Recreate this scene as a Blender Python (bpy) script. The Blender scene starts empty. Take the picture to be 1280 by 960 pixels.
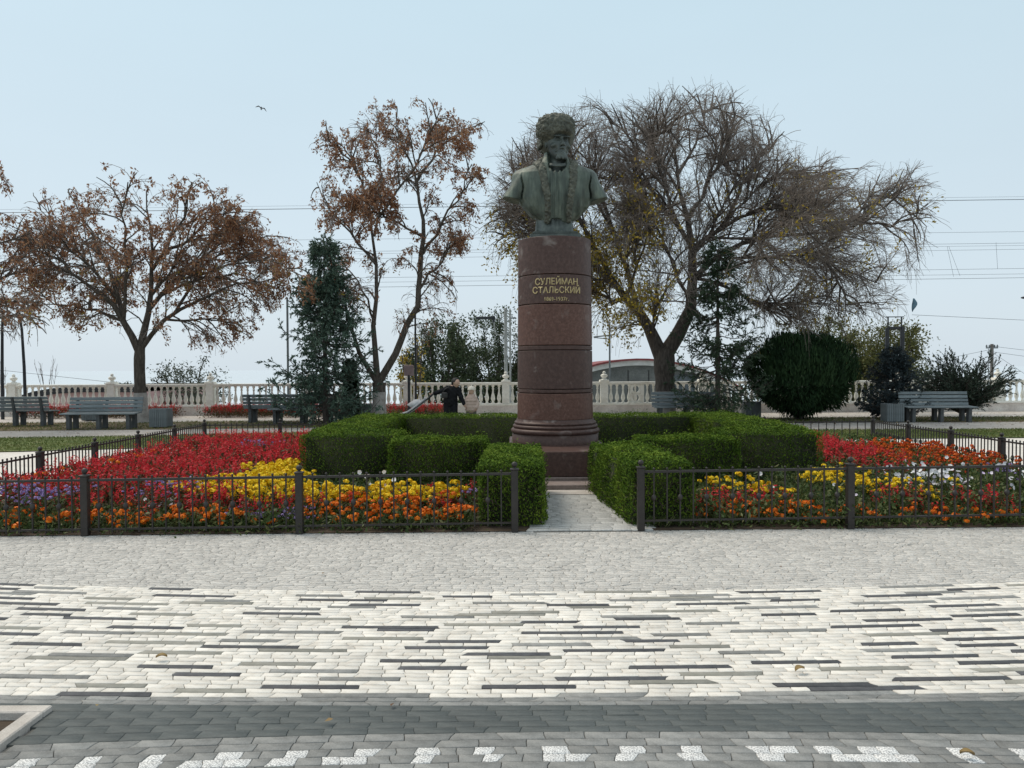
import bpy, bmesh, math, random
import numpy as np
from mathutils import Matrix, Vector

rng = np.random.default_rng(7)
random.seed(7)
SC = bpy.context.scene
COL = SC.collection
PI = math.pi

# ------------------------------------------------------------------ camera
EYE = 1.6
cam_data = bpy.data.cameras.new("camera")
cam_data.sensor_width = 36.0
cam_data.lens = 27.0
cam_data.clip_start = 0.05
cam_data.clip_end = 8000.0
cam = bpy.data.objects.new("camera", cam_data)
COL.objects.link(cam)
CAM_ROT = Matrix.Rotation(math.radians(90 - 1.19), 3, 'X') @ Matrix.Rotation(math.radians(-0.30), 3, 'Z')
cam.matrix_world = Matrix.Translation((0, 0, EYE)) @ CAM_ROT.to_4x4()
SC.camera = cam
SC.render.resolution_x, SC.render.resolution_y = 1024, 768

# ------------------------------------------------------------------ sky and sun
SUN_EL, SUN_AZ = math.radians(58), math.radians(-60)      # azimuth from +Y towards +X
world = bpy.data.worlds.new("World")
SC.world = world
world.use_nodes = True
wn, wl = world.node_tree.nodes, world.node_tree.links
wn.clear()
w_out = wn.new('ShaderNodeOutputWorld')
w_bg = wn.new('ShaderNodeBackground')
w_sky = wn.new('ShaderNodeTexSky')
w_sky.sky_type = 'NISHITA'
w_sky.sun_disc = False
w_sky.sun_elevation = SUN_EL
w_sky.sun_rotation = SUN_AZ
w_sky.air_density = 1.0
w_sky.dust_density = 3.0
w_geo = wn.new('ShaderNodeTexCoord')
w_sep = wn.new('ShaderNodeSeparateXYZ')
w_ramp = wn.new('ShaderNodeValToRGB')
w_ramp.color_ramp.elements[0].position = 0.0
w_ramp.color_ramp.elements[0].color = (0.735, 0.835, 0.91, 1)
w_ramp.color_ramp.elements[1].position = 0.45
w_ramp.color_ramp.elements[1].color = (0.625, 0.805, 0.90, 1)
e = w_ramp.color_ramp.elements.new(1.0)
e.color = (0.88, 0.93, 0.95, 1)
w_mul = wn.new('ShaderNodeVectorMath'); w_mul.operation = 'SCALE'
w_mix = wn.new('ShaderNodeMix'); w_mix.data_type = 'RGBA'
w_mix.inputs['Factor'].default_value = 0.88
wl.new(w_geo.outputs['Generated'], w_sep.inputs[0])
wl.new(w_sep.outputs['Z'], w_ramp.inputs[0])
w_nz = wn.new('ShaderNodeTexNoise'); w_nz.inputs['Scale'].default_value = 2.2; w_nz.inputs['Detail'].default_value = 4
w_mpp = wn.new('ShaderNodeMapping'); w_mpp.inputs['Scale'].default_value = (1, 1, 3.0)
wl.new(w_geo.outputs['Generated'], w_mpp.inputs[0]); wl.new(w_mpp.outputs[0], w_nz.inputs['Vector'])
w_mr = wn.new('ShaderNodeMapRange'); w_mr.inputs['To Min'].default_value = 8.6 * 0.955; w_mr.inputs['To Max'].default_value = 8.6 * 1.045
wl.new(w_nz.outputs['Fac'], w_mr.inputs['Value'])
wl.new(w_ramp.outputs[0], w_mul.inputs[0])
wl.new(w_mr.outputs[0], w_mul.inputs['Scale'])
wl.new(w_sky.outputs[0], w_mix.inputs['A'])
wl.new(w_mul.outputs[0], w_mix.inputs['B'])
wl.new(w_mix.outputs['Result'], w_bg.inputs['Color'])
w_bg.inputs['Strength'].default_value = 0.106
wl.new(w_bg.outputs[0], w_out.inputs[0])

sun_data = bpy.data.lights.new("sun", 'SUN')
sun_data.energy = 2.0
sun_data.angle = math.radians(25)
sun_data.color = (1.0, 0.90, 0.76)
sun = bpy.data.objects.new("sun", sun_data)
COL.objects.link(sun)
to_sun = Vector((math.cos(SUN_EL) * math.sin(SUN_AZ), math.cos(SUN_EL) * math.cos(SUN_AZ), math.sin(SUN_EL)))
sun.rotation_euler = to_sun.to_track_quat('Z', 'Y').to_euler()

SC.view_settings.view_transform = 'Standard'
SC.view_settings.look = 'None'
SC.view_settings.exposure = 0.13
SC.view_settings.gamma = 1.0
SC.view_settings.use_curve_mapping = False

# ------------------------------------------------------------------ helpers
F_PX = 960.0
def ray(px, py):
    d = CAM_ROT @ Vector(((px - 640) / F_PX, (480 - py) / F_PX, -1.0))
    return d
def G(px, py, z=0.0):
    d = ray(px, py); t = (z - EYE) / d.z
    return np.array((d.x * t, d.y * t, z))
def P(px, py, D):
    d = ray(px, py); t = D / d.y
    return np.array((d.x * t, D, EYE + d.z * t))

def tag(o, label=None, cat=None, group=None, kind=None):
    if label: o['label'] = label
    if cat: o['category'] = cat
    if group: o['group'] = group
    if kind: o['kind'] = kind
    return o
def link(name, mesh, parent=None, loc=None, rotz=None):
    o = bpy.data.objects.new(name, mesh)
    COL.objects.link(o)
    if parent is not None: o.parent = parent
    if loc is not None: o.location = loc
    if rotz is not None: o.rotation_euler = (0, 0, rotz)
    return o
def empty(name, loc=(0, 0, 0), rotz=0.0):
    o = link(name, None, None, loc, rotz)
    o.empty_display_size = 0.2
    return o
def copy_tree(o, parent=None):
    c = o.copy(); COL.objects.link(c)
    if parent is not None: c.parent = parent
    for ch in list(o.children): copy_tree(ch, c)
    return c

def mesh_np(name, V, F, mats, mi=None, smooth=False):
    """V (n,3); F: (m,k) array or a list of such arrays"""
    V = np.asarray(V, dtype=np.float32).reshape(-1, 3)
    Fs = F if isinstance(F, list) else [F]
    Fs = [np.asarray(f, dtype=np.int32) for f in Fs if len(f)]
    me = bpy.data.meshes.new(name)
    me.vertices.add(len(V)); me.vertices.foreach_set('co', V.ravel())
    loops = np.concatenate([f.ravel() for f in Fs])
    tot = np.concatenate([np.full(len(f), f.shape[1], np.int32) for f in Fs])
    start = np.concatenate([[0], np.cumsum(tot)[:-1]]).astype(np.int32)
    me.loops.add(len(loops)); me.loops.foreach_set('vertex_index', loops)
    me.polygons.add(len(tot))
    me.polygons.foreach_set('loop_start', start)
    me.polygons.foreach_set('loop_total', tot)
    if not isinstance(mats, (list, tuple)): mats = [mats]
    for m in mats: me.materials.append(m)
    if mi is not None:
        me.polygons.foreach_set('material_index', np.asarray(mi, dtype=np.int32))
    if smooth:
        me.polygons.foreach_set('use_smooth', np.ones(len(tot), dtype=bool))
    me.update(calc_edges=True)
    return me

class MB:
    """collects simple shapes; build() links them as ONE mesh"""
    def __init__(s): s.v = []; s.f = []; s.sm = []
    def add(s, V, F, smooth=False):
        b = len(s.v)
        s.v.extend([tuple(p) for p in V])
        for f in F:
            s.f.append([i + b for i in f]); s.sm.append(smooth)
        return s
    def box(s, x0, x1, y0, y1, z0, z1, bev=0.0):
        if bev <= 0:
            V = [(x, y, z) for z in (z0, z1) for y in (y0, y1) for x in (x0, x1)]
            return s.add(V, [(0, 2, 3, 1), (4, 5, 7, 6), (0, 1, 5, 4), (2, 6, 7, 3), (0, 4, 6, 2), (1, 3, 7, 5)])
        bm = bmesh.new(); bmesh.ops.create_cube(bm, size=1.0)
        for v in bm.verts:
            v.co = ((x0 + x1) / 2 + v.co.x * (x1 - x0), (y0 + y1) / 2 + v.co.y * (y1 - y0), (z0 + z1) / 2 + v.co.z * (z1 - z0))
        bmesh.ops.bevel(bm, geom=list(bm.edges), offset=bev, segments=1, affect='EDGES')
        bm.verts.index_update()
        s.add([v.co[:] for v in bm.verts], [[v.index for v in f.verts] for f in bm.faces]); bm.free()
        return s
    def tube(s, pts, r, sides=8, cap=True, smooth=True):
        pts = [Vector(p) for p in pts]; n = len(pts)
        rs = r if isinstance(r, (list, tuple)) else [r] * n
        V = []; prev = None
        for i, p in enumerate(pts):
            t = (pts[min(i + 1, n - 1)] - pts[max(i - 1, 0)]).normalized()
            if prev is None:
                a = t.cross(Vector((0, 0, 1)) if abs(t.z) < 0.9 else Vector((1, 0, 0))).normalized()
            else:
                a = (prev - t * prev.dot(t)).normalized()
            prev = a; b = t.cross(a)
            for k in range(sides):
                an = 2 * PI * k / sides
                V.append(p + (a * math.cos(an) + b * math.sin(an)) * rs[i])
        F = [(i * sides + k, i * sides + (k + 1) % sides, (i + 1) * sides + (k + 1) % sides, (i + 1) * sides + k)
             for i in range(n - 1) for k in range(sides)]
        s.add(V, F, smooth)
        if cap:
            s.add(V[:sides], [tuple(reversed(range(sides)))]); s.add(V[-sides:], [tuple(range(sides))])
        return s
    def lathe(s, prof, c=(0, 0, 0), seg=24, smooth=True, square=False):
        V = []; n = len(prof)
        for r, z in prof:
            for k in range(seg):
                an = 2 * PI * (k + (0.5 if square else 0)) / seg
                V.append((c[0] + r * math.cos(an), c[1] + r * math.sin(an), c[2] + z))
        F = [(i * seg + k, i * seg + (k + 1) % seg, (i + 1) * seg + (k + 1) % seg, (i + 1) * seg + k)
             for i in range(n - 1) for k in range(seg)]
        s.add(V, F, smooth)
        if prof[0][0] > 1e-4: s.add(V[:seg], [tuple(reversed(range(seg)))])
        if prof[-1][0] > 1e-4: s.add(V[-seg:], [tuple(range(seg))])
        return s
    def ball(s, c, r, seg=10, rings=6, sq=(1, 1, 1)):
        prof = [(max(r * math.sin(PI * i / rings), 1e-5), -r * math.cos(PI * i / rings)) for i in range(rings + 1)]
        b = len(s.v); s.lathe(prof, (0, 0, 0), seg)
        for i in range(b, len(s.v)):
            v = s.v[i]; s.v[i] = (c[0] + v[0] * sq[0], c[1] + v[1] * sq[1], c[2] + v[2] * sq[2])
        return s
    def prism(s, poly, y0, y1):
        """poly in x,z extruded along y"""
        n = len(poly)
        V = [(x, y0, z) for x, z in poly] + [(x, y1, z) for x, z in poly]
        s.add(V, [tuple(range(n)), tuple(reversed(range(n, 2 * n)))] + [((i + 1) % n, i, n + i, n + (i + 1) % n) for i in range(n)])
        return s
    def mesh(s, name, mat):
        me = bpy.data.meshes.new(name)
        me.from_pydata(s.v, [], s.f)
        for m in (mat if isinstance(mat, (list, tuple)) else [mat]): me.materials.append(m)
        me.polygons.foreach_set('use_smooth', np.array(s.sm, dtype=bool))
        me.update()
        return me
    def build(s, name, mat, parent=None, loc=None, rotz=None):
        return link(name, s.mesh(name, mat), parent, loc, rotz)

# ------------------------------------------------------------------ materials
def new_mat(name):
    m = bpy.data.materials.new(name); m.use_nodes = True
    nt = m.node_tree; b = nt.nodes['Principled BSDF']
    return m, nt, b
def ramp_node(nt, cols, pos=None):
    r = nt.nodes.new('ShaderNodeValToRGB'); cr = r.color_ramp
    pos = pos or [i / (len(cols) - 1) for i in range(len(cols))]
    while len(cr.elements) < len(cols): cr.elements.new(0.5)
    for el, c, p in zip(cr.elements, cols, pos):
        el.position = p; el.color = (*c, 1)
    return r
def mat_noise(name, cols, scale=8, detail=6, rough=0.7, bump=0.15, bscale=None, spec=0.4, metal=0.0, island=0.0, objrand=0.0,
              fine=0.0, fscale=300, stretch=None, bdist=0.01, pos=None, dirt=0.0):
    """colour from noise between cols; island / objrand add brightness variation for each piece"""
    m, nt, b = new_mat(name)
    N, L = nt.nodes, nt.links
    tc = N.new('ShaderNodeTexCoord')
    src = tc.outputs['Object']
    if stretch:
        mp = N.new('ShaderNodeMapping'); mp.inputs['Scale'].default_value = stretch
        L.new(src, mp.inputs[0]); src = mp.outputs[0]
    n = N.new('ShaderNodeTexNoise'); n.inputs['Scale'].default_value = scale; n.inputs['Detail'].default_value = detail
    n.inputs['Roughness'].default_value = 0.62
    L.new(src, n.inputs['Vector'])
    r = ramp_node(nt, cols, pos or [0.32 + 0.36 * i / max(1, len(cols) - 1) for i in range(len(cols))])
    L.new(n.outputs['Fac'], r.inputs[0])
    out = r.outputs[0]
    def mult(sock, amt, out):
        mr = N.new('ShaderNodeMapRange'); mr.inputs['To Min'].default_value = 1 - amt; mr.inputs['To Max'].default_value = 1 + amt
        L.new(sock, mr.inputs['Value'])
        mx = N.new('ShaderNodeVectorMath'); mx.operation = 'SCALE'
        L.new(out, mx.inputs[0]); L.new(mr.outputs[0], mx.inputs['Scale'])
        return mx.outputs[0]
    if island:
        g = N.new('ShaderNodeNewGeometry'); out = mult(g.outputs['Random Per Island'], island, out)
    if objrand:
        g = N.new('ShaderNodeObjectInfo'); out = mult(g.outputs['Random'], objrand, out)
    if fine:
        n3 = N.new('ShaderNodeTexNoise'); n3.inputs['Scale'].default_value = fscale; n3.inputs['Detail'].default_value = 2
        L.new(src, n3.inputs['Vector'])
        mr0 = N.new('ShaderNodeMapRange'); mr0.inputs['From Min'].default_value = 0.3; mr0.inputs['From Max'].default_value = 0.7
        L.new(n3.outputs['Fac'], mr0.inputs['Value']); out = mult(mr0.outputs[0], fine, out)
    if dirt:
        g = N.new('ShaderNodeNewGeometry'); n4 = N.new('ShaderNodeTexNoise'); n4.inputs['Scale'].default_value = 1.7; n4.inputs['Detail'].default_value = 7; n4.inputs['Roughness'].default_value = 0.65
        L.new(g.outputs['Position'], n4.inputs['Vector'])
        mr1 = N.new('ShaderNodeMapRange'); mr1.inputs['From Min'].default_value = 0.35; mr1.inputs['From Max'].default_value = 0.62
        L.new(n4.outputs['Fac'], mr1.inputs['Value']); out = mult(mr1.outputs[0], dirt, out)
    L.new(out, b.inputs['Base Color'])
    b.inputs['Roughness'].default_value = rough
    b.inputs['Specular IOR Level'].default_value = spec
    b.inputs['Metallic'].default_value = metal
    if bump:
        n2 = N.new('ShaderNodeTexNoise'); n2.inputs['Scale'].default_value = bscale or scale * 6; n2.inputs['Detail'].default_value = 4
        L.new(src, n2.inputs['Vector'])
        bp = N.new('ShaderNodeBump'); bp.inputs['Strength'].default_value = bump; bp.inputs['Distance'].default_value = bdist
        L.new(n2.outputs['Fac'], bp.inputs['Height']); L.new(bp.outputs[0], b.inputs['Normal'])
    return m
def mat_leaf(name, cols, rough=0.6, trans=0.25, spec=0.3, pos=None, patch=0.0, pscale=1.2):
    """each leaf-sized piece takes its own colour from cols"""
    m, nt, b = new_mat(name)
    N, L = nt.nodes, nt.links
    g = N.new('ShaderNodeNewGeometry')
    fac = g.outputs['Random Per Island']
    if patch:
        tc = N.new('ShaderNodeTexCoord'); n = N.new('ShaderNodeTexNoise'); n.inputs['Scale'].default_value = pscale; n.inputs['Detail'].default_value = 3
        L.new(tc.outputs['Object'], n.inputs['Vector'])
        mr = N.new('ShaderNodeMapRange'); mr.inputs['From Min'].default_value = 0.3; mr.inputs['From Max'].default_value = 0.7
        L.new(n.outputs['Fac'], mr.inputs['Value'])
        mx0 = N.new('ShaderNodeMix'); mx0.inputs['Factor'].default_value = patch
        L.new(fac, mx0.inputs['A']); L.new(mr.outputs[0], mx0.inputs['B']); fac = mx0.outputs['Result']
    r = ramp_node(nt, cols, pos)
    L.new(fac, r.inputs[0]); L.new(r.outputs[0], b.inputs['Base Color'])
    b.inputs['Roughness'].default_value = rough
    b.inputs['Specular IOR Level'].default_value = spec
    if trans:
        t = N.new('ShaderNodeBsdfTranslucent'); L.new(r.outputs[0], t.inputs['Color'])
        ms = N.new('ShaderNodeMixShader'); ms.inputs[0].default_value = trans
        L.new(b.outputs[0], ms.inputs[1]); L.new(t.outputs[0], ms.inputs[2])
        L.new(ms.outputs[0], N['Material Output'].inputs['Surface'])
    return m

def unit(a):
    return a / np.maximum(np.linalg.norm(a, axis=-1, keepdims=True), 1e-9)
def rdir(n): return unit(rng.normal(size=(n, 3)))

def cards(c, axis, L, W, fold=0.15, face=None):
    """leaf diamonds: centre c, long axis, length L, width W -> V,F"""
    n = len(c); axis = unit(axis)
    ref = rdir(n) if face is None else face
    side = unit(np.cross(axis, ref)); nr = np.cross(side, axis)
    L = np.broadcast_to(np.asarray(L, float), (n,))[:, None]; W = np.broadcast_to(np.asarray(W, float), (n,))[:, None]
    a = c - axis * L * 0.5; b = c + axis * L * 0.5
    m = c - axis * L * 0.08 + nr * W * fold
    V = np.stack([a, m + side * W * 0.5, b, m - side * W * 0.5], 1).reshape(-1, 3)
    F = np.arange(4 * n).reshape(-1, 4)
    return V, F
def join(parts):
    Vs, Fs, off = [], {}, 0
    for V, F in parts:
        if len(V) == 0: continue
        Vs.append(V); Fs.setdefault(F.shape[1], []).append(F + off); off += len(V)
    return np.concatenate(Vs), [np.concatenate(f) for f in Fs.values()]
def tubes(Pts, R, sides=3):
    """vectorised tubes. Pts (N,K,3), R (N,K)"""
    N, K, _ = Pts.shape
    T = np.empty_like(Pts); T[:, 1:-1] = Pts[:, 2:] - Pts[:, :-2]; T[:, 0] = Pts[:, 1] - Pts[:, 0]; T[:, -1] = Pts[:, -1] - Pts[:, -2]
    T = unit(T)
    ref = rdir(N)[:, None, :]
    A = unit(np.cross(T, np.broadcast_to(ref, T.shape))); B = np.cross(T, A)
    an = 2 * PI * np.arange(sides) / sides
    V = Pts[:, :, None, :] + R[:, :, None, None] * (A[:, :, None, :] * np.cos(an)[None, None, :, None] + B[:, :, None, :] * np.sin(an)[None, None, :, None])
    base = (np.arange(N) * K * sides)[:, None, None] + (np.arange(K - 1) * sides)[None, :, None]
    k = np.arange(sides)[None, None, :]; k2 = (k + 1) % sides
    F = np.stack([base + k, base + k2, base + sides + k2, base + sides + k], -1).reshape(-1, 4)
    return V.reshape(-1, 3), F
def at_t(Pts, t):
    """points and tangents on polylines Pts (N,K,3) at t (N,n)"""
    N, K, _ = Pts.shape
    x = np.clip(t, 0, 0.9999) * (K - 1); i = x.astype(int); f = (x - i)[..., None]
    r = np.arange(N)[:, None]
    a, b = Pts[r, i], Pts[r, i + 1]
    return a * (1 - f) + b * f, unit(b - a)
def spawn(Pts, n, t0, t1, length, steps=4, spread=0.8, up=0.0, droop=0.0, wob=0.15, out=None, outw=0.0, taper=0.5, jit=0.35):
    """n children per parent polyline; returns (N*n, steps+1, 3)"""
    N = len(Pts)
    t = t0 + (t1 - t0) * (np.arange(n)[None, :] + rng.random((N, n))) / n
    p, tg = at_t(Pts, t)
    p = p.reshape(-1, 3); tg = tg.reshape(-1, 3); t = t.reshape(-1)
    d = tg + rdir(len(p)) * spread + np.array([0, 0, up])
    if out is not None: d = d + unit(p - out) * outw
    d = unit(d)
    Ln = length * (1 - taper * (t - t0) / max(t1 - t0, 1e-6)) * (1 + jit * rng.uniform(-1, 1, len(p)))
    st = (Ln / steps)[:, None]
    pts = [p]
    for k in range(steps):
        d = unit(d + np.array([0, 0, -droop]) * (k + 1) / steps + rng.normal(size=d.shape) * wob)
        pts.append(pts[-1] + d * st)
    return np.stack(pts, 1)
def rad(Pts, r0, r1):
    N, K, _ = Pts.shape
    return np.broadcast_to(np.linspace(r0, r1, K)[None, :], (N, K)).copy()
def resample(pts, K):
    pts = np.asarray(pts, float)
    s = np.concatenate([[0], np.cumsum(np.linalg.norm(np.diff(pts, axis=0), axis=1))]); s /= s[-1]
    q = np.linspace(0, 1, K)
    P_ = np.stack([np.interp(q, s, pts[:, i]) for i in range(3)], 1)
    for _ in range(2):      # soften corners
        P_[1:-1] = 0.5 * P_[1:-1] + 0.25 * (P_[:-2] + P_[2:])
    return P_

# signed-distance sculpting (bust, people)
class SDF:
    def __init__(s, lo, hi, h):
        s.lo = np.array(lo, float); s.h = h
        s.n = np.ceil((np.array(hi) - s.lo) / h).astype(int) + 1
        s.F = np.full(s.n, 1.0, np.float32)
        s.ax = [s.lo[i] + h * np.arange(s.n[i]) for i in range(3)]
    def win(s, lo, hi):
        a = np.clip(np.floor((np.array(lo) - s.lo) / s.h).astype(int), 0, s.n - 1)
        b = np.clip(np.ceil((np.array(hi) - s.lo) / s.h).astype(int) + 1, 1, s.n)
        sl = tuple(slice(a[i], b[i]) for i in range(3))
        X, Y, Z = np.meshgrid(*[s.ax[i][sl[i]] for i in range(3)], indexing='ij', sparse=True)
        return sl, X, Y, Z
    def put(s, sl, d, k, sub=False):
        F = s.F[sl]; d = d.astype(np.float32)
        if sub:
            a, b = F, -d
            h = np.clip(0.5 + 0.5 * (a - b) / k, 0, 1) if k > 0 else (a > b).astype(np.float32)
            s.F[sl] = b * (1 - h) + a * h + (k * h * (1 - h) if k > 0 else 0)
        else:
            a, b = F, d
            h = np.clip(0.5 + 0.5 * (b - a) / k, 0, 1) if k > 0 else (b > a).astype(np.float32)
            s.F[sl] = b * (1 - h) + a * h - (k * h * (1 - h) if k > 0 else 0)
    def ell(s, c, r, k=0.02, sub=False, rz=0.0, rx=0.0, p=2.0):
        r = np.array(r, float); m = float(r.max()) + k * 2 + s.h * 3
        sl, X, Y, Z = s.win(np.array(c) - m, np.array(c) + m)
        x, y, z = X - c[0], Y - c[1], Z - c[2]
        if rz: x, y = x * math.cos(rz) + y * math.sin(rz), -x * math.sin(rz) + y * math.cos(rz)
        if rx: y, z = y * math.cos(rx) + z * math.sin(rx), -y * math.sin(rx) + z * math.cos(rx)
        q = (np.abs(x / r[0]) ** p + np.abs(y / r[1]) ** p + np.abs(z / r[2]) ** p) ** (1 / p)
        s.put(sl, (q - 1) * float(r.min()), k, sub)
    def cap(s, a, b, ra, rb, k=0.02, sub=False, sq=(1, 1, 1)):
        a = np.array(a, float); b = np.array(b, float); m = (max(ra, rb) + k * 2 + s.h * 3) * max(1.0, 1 / min(sq))
        sl, X, Y, Z = s.win(np.minimum(a, b) - m, np.maximum(a, b) + m)
        q = np.array(sq, float)
        x, y, z = (X - a[0]) * q[0], (Y - a[1]) * q[1], (Z - a[2]) * q[2]
        d = (b - a) * q; L2 = max(float(d @ d), 1e-9)
        t = np.clip((x * d[0] + y * d[1] + z * d[2]) / L2, 0, 1)
        s.put(sl, np.sqrt((x - d[0] * t) ** 2 + (y - d[1] * t) ** 2 + (z - d[2] * t) ** 2) - (ra + (rb - ra) * t), k, sub)
    def mesh(s, name, mat, clean=True):
        F = s.F; S = F < 0
        nx, ny, nz = F.shape
        cs = [(i, j, k) for i in (0, 1) for j in (0, 1) for k in (0, 1)]
        sub = lambda A, c: A[c[0]:nx - 1 + c[0], c[1]:ny - 1 + c[1], c[2]:nz - 1 + c[2]]
        cnt = sum(sub(S, c).astype(np.int8) for c in cs)
        act = (cnt > 0) & (cnt < 8)
        I = np.argwhere(act); idx = np.full(act.shape, -1, np.int64); idx[act] = np.arange(len(I))
        pos = np.zeros((len(I), 3)); num = np.zeros(len(I))
        val = {c: F[I[:, 0] + c[0], I[:, 1] + c[1], I[:, 2] + c[2]] for c in cs}
        for a in cs:
            for ax in range(3):
                if a[ax] == 0:
                    b = list(a); b[ax] = 1; b = tuple(b)
                    fa, fb = val[a], val[b]; cr = (fa < 0) != (fb < 0)
                    t = np.where(cr, fa / np.where(cr, fa - fb, 1), 0)
                    p = np.array(a, float)[None] + t[:, None] * (np.array(b) - np.array(a))[None]
                    pos += np.where(cr[:, None], p, 0); num += cr
        V = s.lo + s.h * (I + pos / num[:, None])
        faces = []
        for ax in range(3):
            o1, o2 = [(1, 2), (2, 0), (0, 1)][ax]
            A = [slice(1, -1)] * 3; B = [slice(1, -1)] * 3
            A[ax] = slice(0, -1); B[ax] = slice(1, None)
            sa, sb = S[tuple(A)], S[tuple(B)]
            E = np.argwhere(sa != sb)
            if len(E) == 0: continue
            flip = sa[tuple(E.T)]
            base = E.copy()
            base[:, o1] += 1; base[:, o2] += 1
            q = []
            for d1, d2 in ((-1, -1), (0, -1), (0, 0), (-1, 0)):
                c = base.copy(); c[:, o1] += d1; c[:, o2] += d2
                q.append(idx[c[:, 0], c[:, 1], c[:, 2]])
            q = np.stack(q, 1)
            q[~flip] = q[~flip][:, ::-1]
            faces.append(q)
        return mesh_np(name, V, np.concatenate(faces), mat, smooth=True)
# ================================================================== SETTING
M = {}
M['sea'] = mat_noise('sea', [(0.55, 0.63, 0.68), (0.60, 0.67, 0.71)], scale=0.05, rough=0.12, bump=0.05, bscale=0.3, spec=0.6)  # haze over the water is put into this pale base colour
M['mortar'] = mat_noise('mortar', [(0.10, 0.095, 0.088), (0.17, 0.165, 0.15)], scale=12, rough=0.95, bump=0.3)
M['terrace'] = mat_noise('terrace', [(0.36, 0.34, 0.31), (0.47, 0.45, 0.41)], scale=1.2, rough=0.9, bump=0.2, bscale=30)
M['soil'] = mat_noise('soil', [(0.035, 0.024, 0.016), (0.085, 0.06, 0.04)], scale=6, rough=0.95, bump=0.8, bscale=40)
M['lawn'] = mat_noise('lawn', [(0.06, 0.085, 0.02), (0.105, 0.14, 0.035), (0.15, 0.14, 0.06)], scale=2.2, rough=0.95, bump=0.8, bscale=60)
M['leafstrip'] = mat_noise('leaf_strip', [(0.075, 0.08, 0.03), (0.14, 0.10, 0.06), (0.22, 0.15, 0.09)], scale=3.5, rough=0.95, bump=0.6, bscale=50)
M['walk'] = mat_noise('walk', [(0.30, 0.275, 0.25), (0.42, 0.39, 0.36)], scale=1.6, rough=0.9, bump=0.2, bscale=25, fine=0.12, fscale=40)
M['white_paver'] = mat_noise('white_paver', [(0.52, 0.48, 0.425), (0.635, 0.60, 0.545), (0.675, 0.64, 0.59)], scale=9, dirt=0.07, rough=0.85, bump=0.25, bscale=90, island=0.09, objrand=0.09, fine=0.05, fscale=140)
M['char_paver'] = mat_noise('charcoal_paver', [(0.045, 0.046, 0.052), (0.085, 0.086, 0.092)], scale=14, rough=0.75, bump=0.25, bscale=110, island=0.18, objrand=0.18, fine=0.1)
M['grey_paver'] = mat_noise('grey_paver', dirt=0.09, cols=[(0.145, 0.145, 0.14), (0.22, 0.22, 0.212), (0.26, 0.255, 0.243)], scale=11, rough=0.85, bump=0.3, bscale=110, island=0.17, objrand=0.17, fine=0.12, fscale=160)
M['olive_paver'] = mat_noise('olive_paver', [(0.19, 0.185, 0.16), (0.28, 0.27, 0.24)], scale=11, rough=0.85, bump=0.3, bscale=110, island=0.15, objrand=0.15, fine=0.1)
M['slate_paver'] = mat_noise('slate_paver', dirt=0.12, cols=[(0.062, 0.071, 0.071), (0.082, 0.092, 0.091), (0.108, 0.115, 0.111)], scale=9, rough=0.75, bump=0.3, bscale=70, island=0.05, objrand=0.05, fine=0.12, fscale=120, stretch=(0.6, 2.0, 1))
M['granite_light'] = mat_noise('speckled_granite', [(0.30, 0.30, 0.30), (0.78, 0.77, 0.75)], scale=120, detail=2, rough=0.8, bump=0.3, bscale=160, objrand=0.06, pos=[0.40, 0.58])
M['plaza_paver'] = mat_noise('plaza_paver', [(0.34, 0.325, 0.30), (0.46, 0.44, 0.41), (0.58, 0.555, 0.52)], scale=60, detail=3, rough=0.85, bump=0.35, bscale=60, island=0.11, objrand=0.11, pos=[0.35, 0.5, 0.65], dirt=0.06)
M['pale_stone'] = mat_noise('pale_stone', [(0.40, 0.36, 0.32), (0.52, 0.48, 0.44)], scale=9, rough=0.85, bump=0.3, fine=0.12, fscale=150)

def sheet(name, poly, z, mat, parent=None, kind='structure'):
    V = [(x, y, z) for x, y in poly]
    me = mesh_np(name, V, [np.arange(len(V))[None, :]], mat)
    o = link(name, me, parent)
    if parent is None: o['kind'] = kind
    return o
def strip(name, front, back, z, mat):
    V, F = [], []
    xs = sorted(set([p[0] for p in front] + [p[0] for p in back]))
    fy = np.interp(xs, [p[0] for p in front], [p[1] for p in front]); by = np.interp(xs, [p[0] for p in back], [p[1] for p in back])
    for x, a, b in zip(xs, fy, by): V += [(x, a, z), (x, b, z)]
    F = [(2 * i, 2 * i + 2, 2 * i + 3, 2 * i + 1) for i in range(len(xs) - 1)]
    o = link(name, mesh_np(name, V, np.array(F), mat)); o['kind'] = 'structure'
    return o

sea_m = MB(); sea_m.add([(-4000, 20, -6), (4000, 20, -6), (4000, 6000, -6), (-4000, 6000, -6)], [(0, 1, 2, 3)])
tag(sea_m.build('sea', M['sea']), kind='structure')
g = MB()
g.add([(-70, -12, -0.03), (70, -12, -0.03), (70, 27.25, -0.03), (-70, 27.25, -0.03), (-70, 27.25, -7), (70, 27.25, -7)], [(0, 1, 2, 3), (3, 2, 5, 4)])
tag(g.build('ground', M['terrace']), kind='structure')

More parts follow.
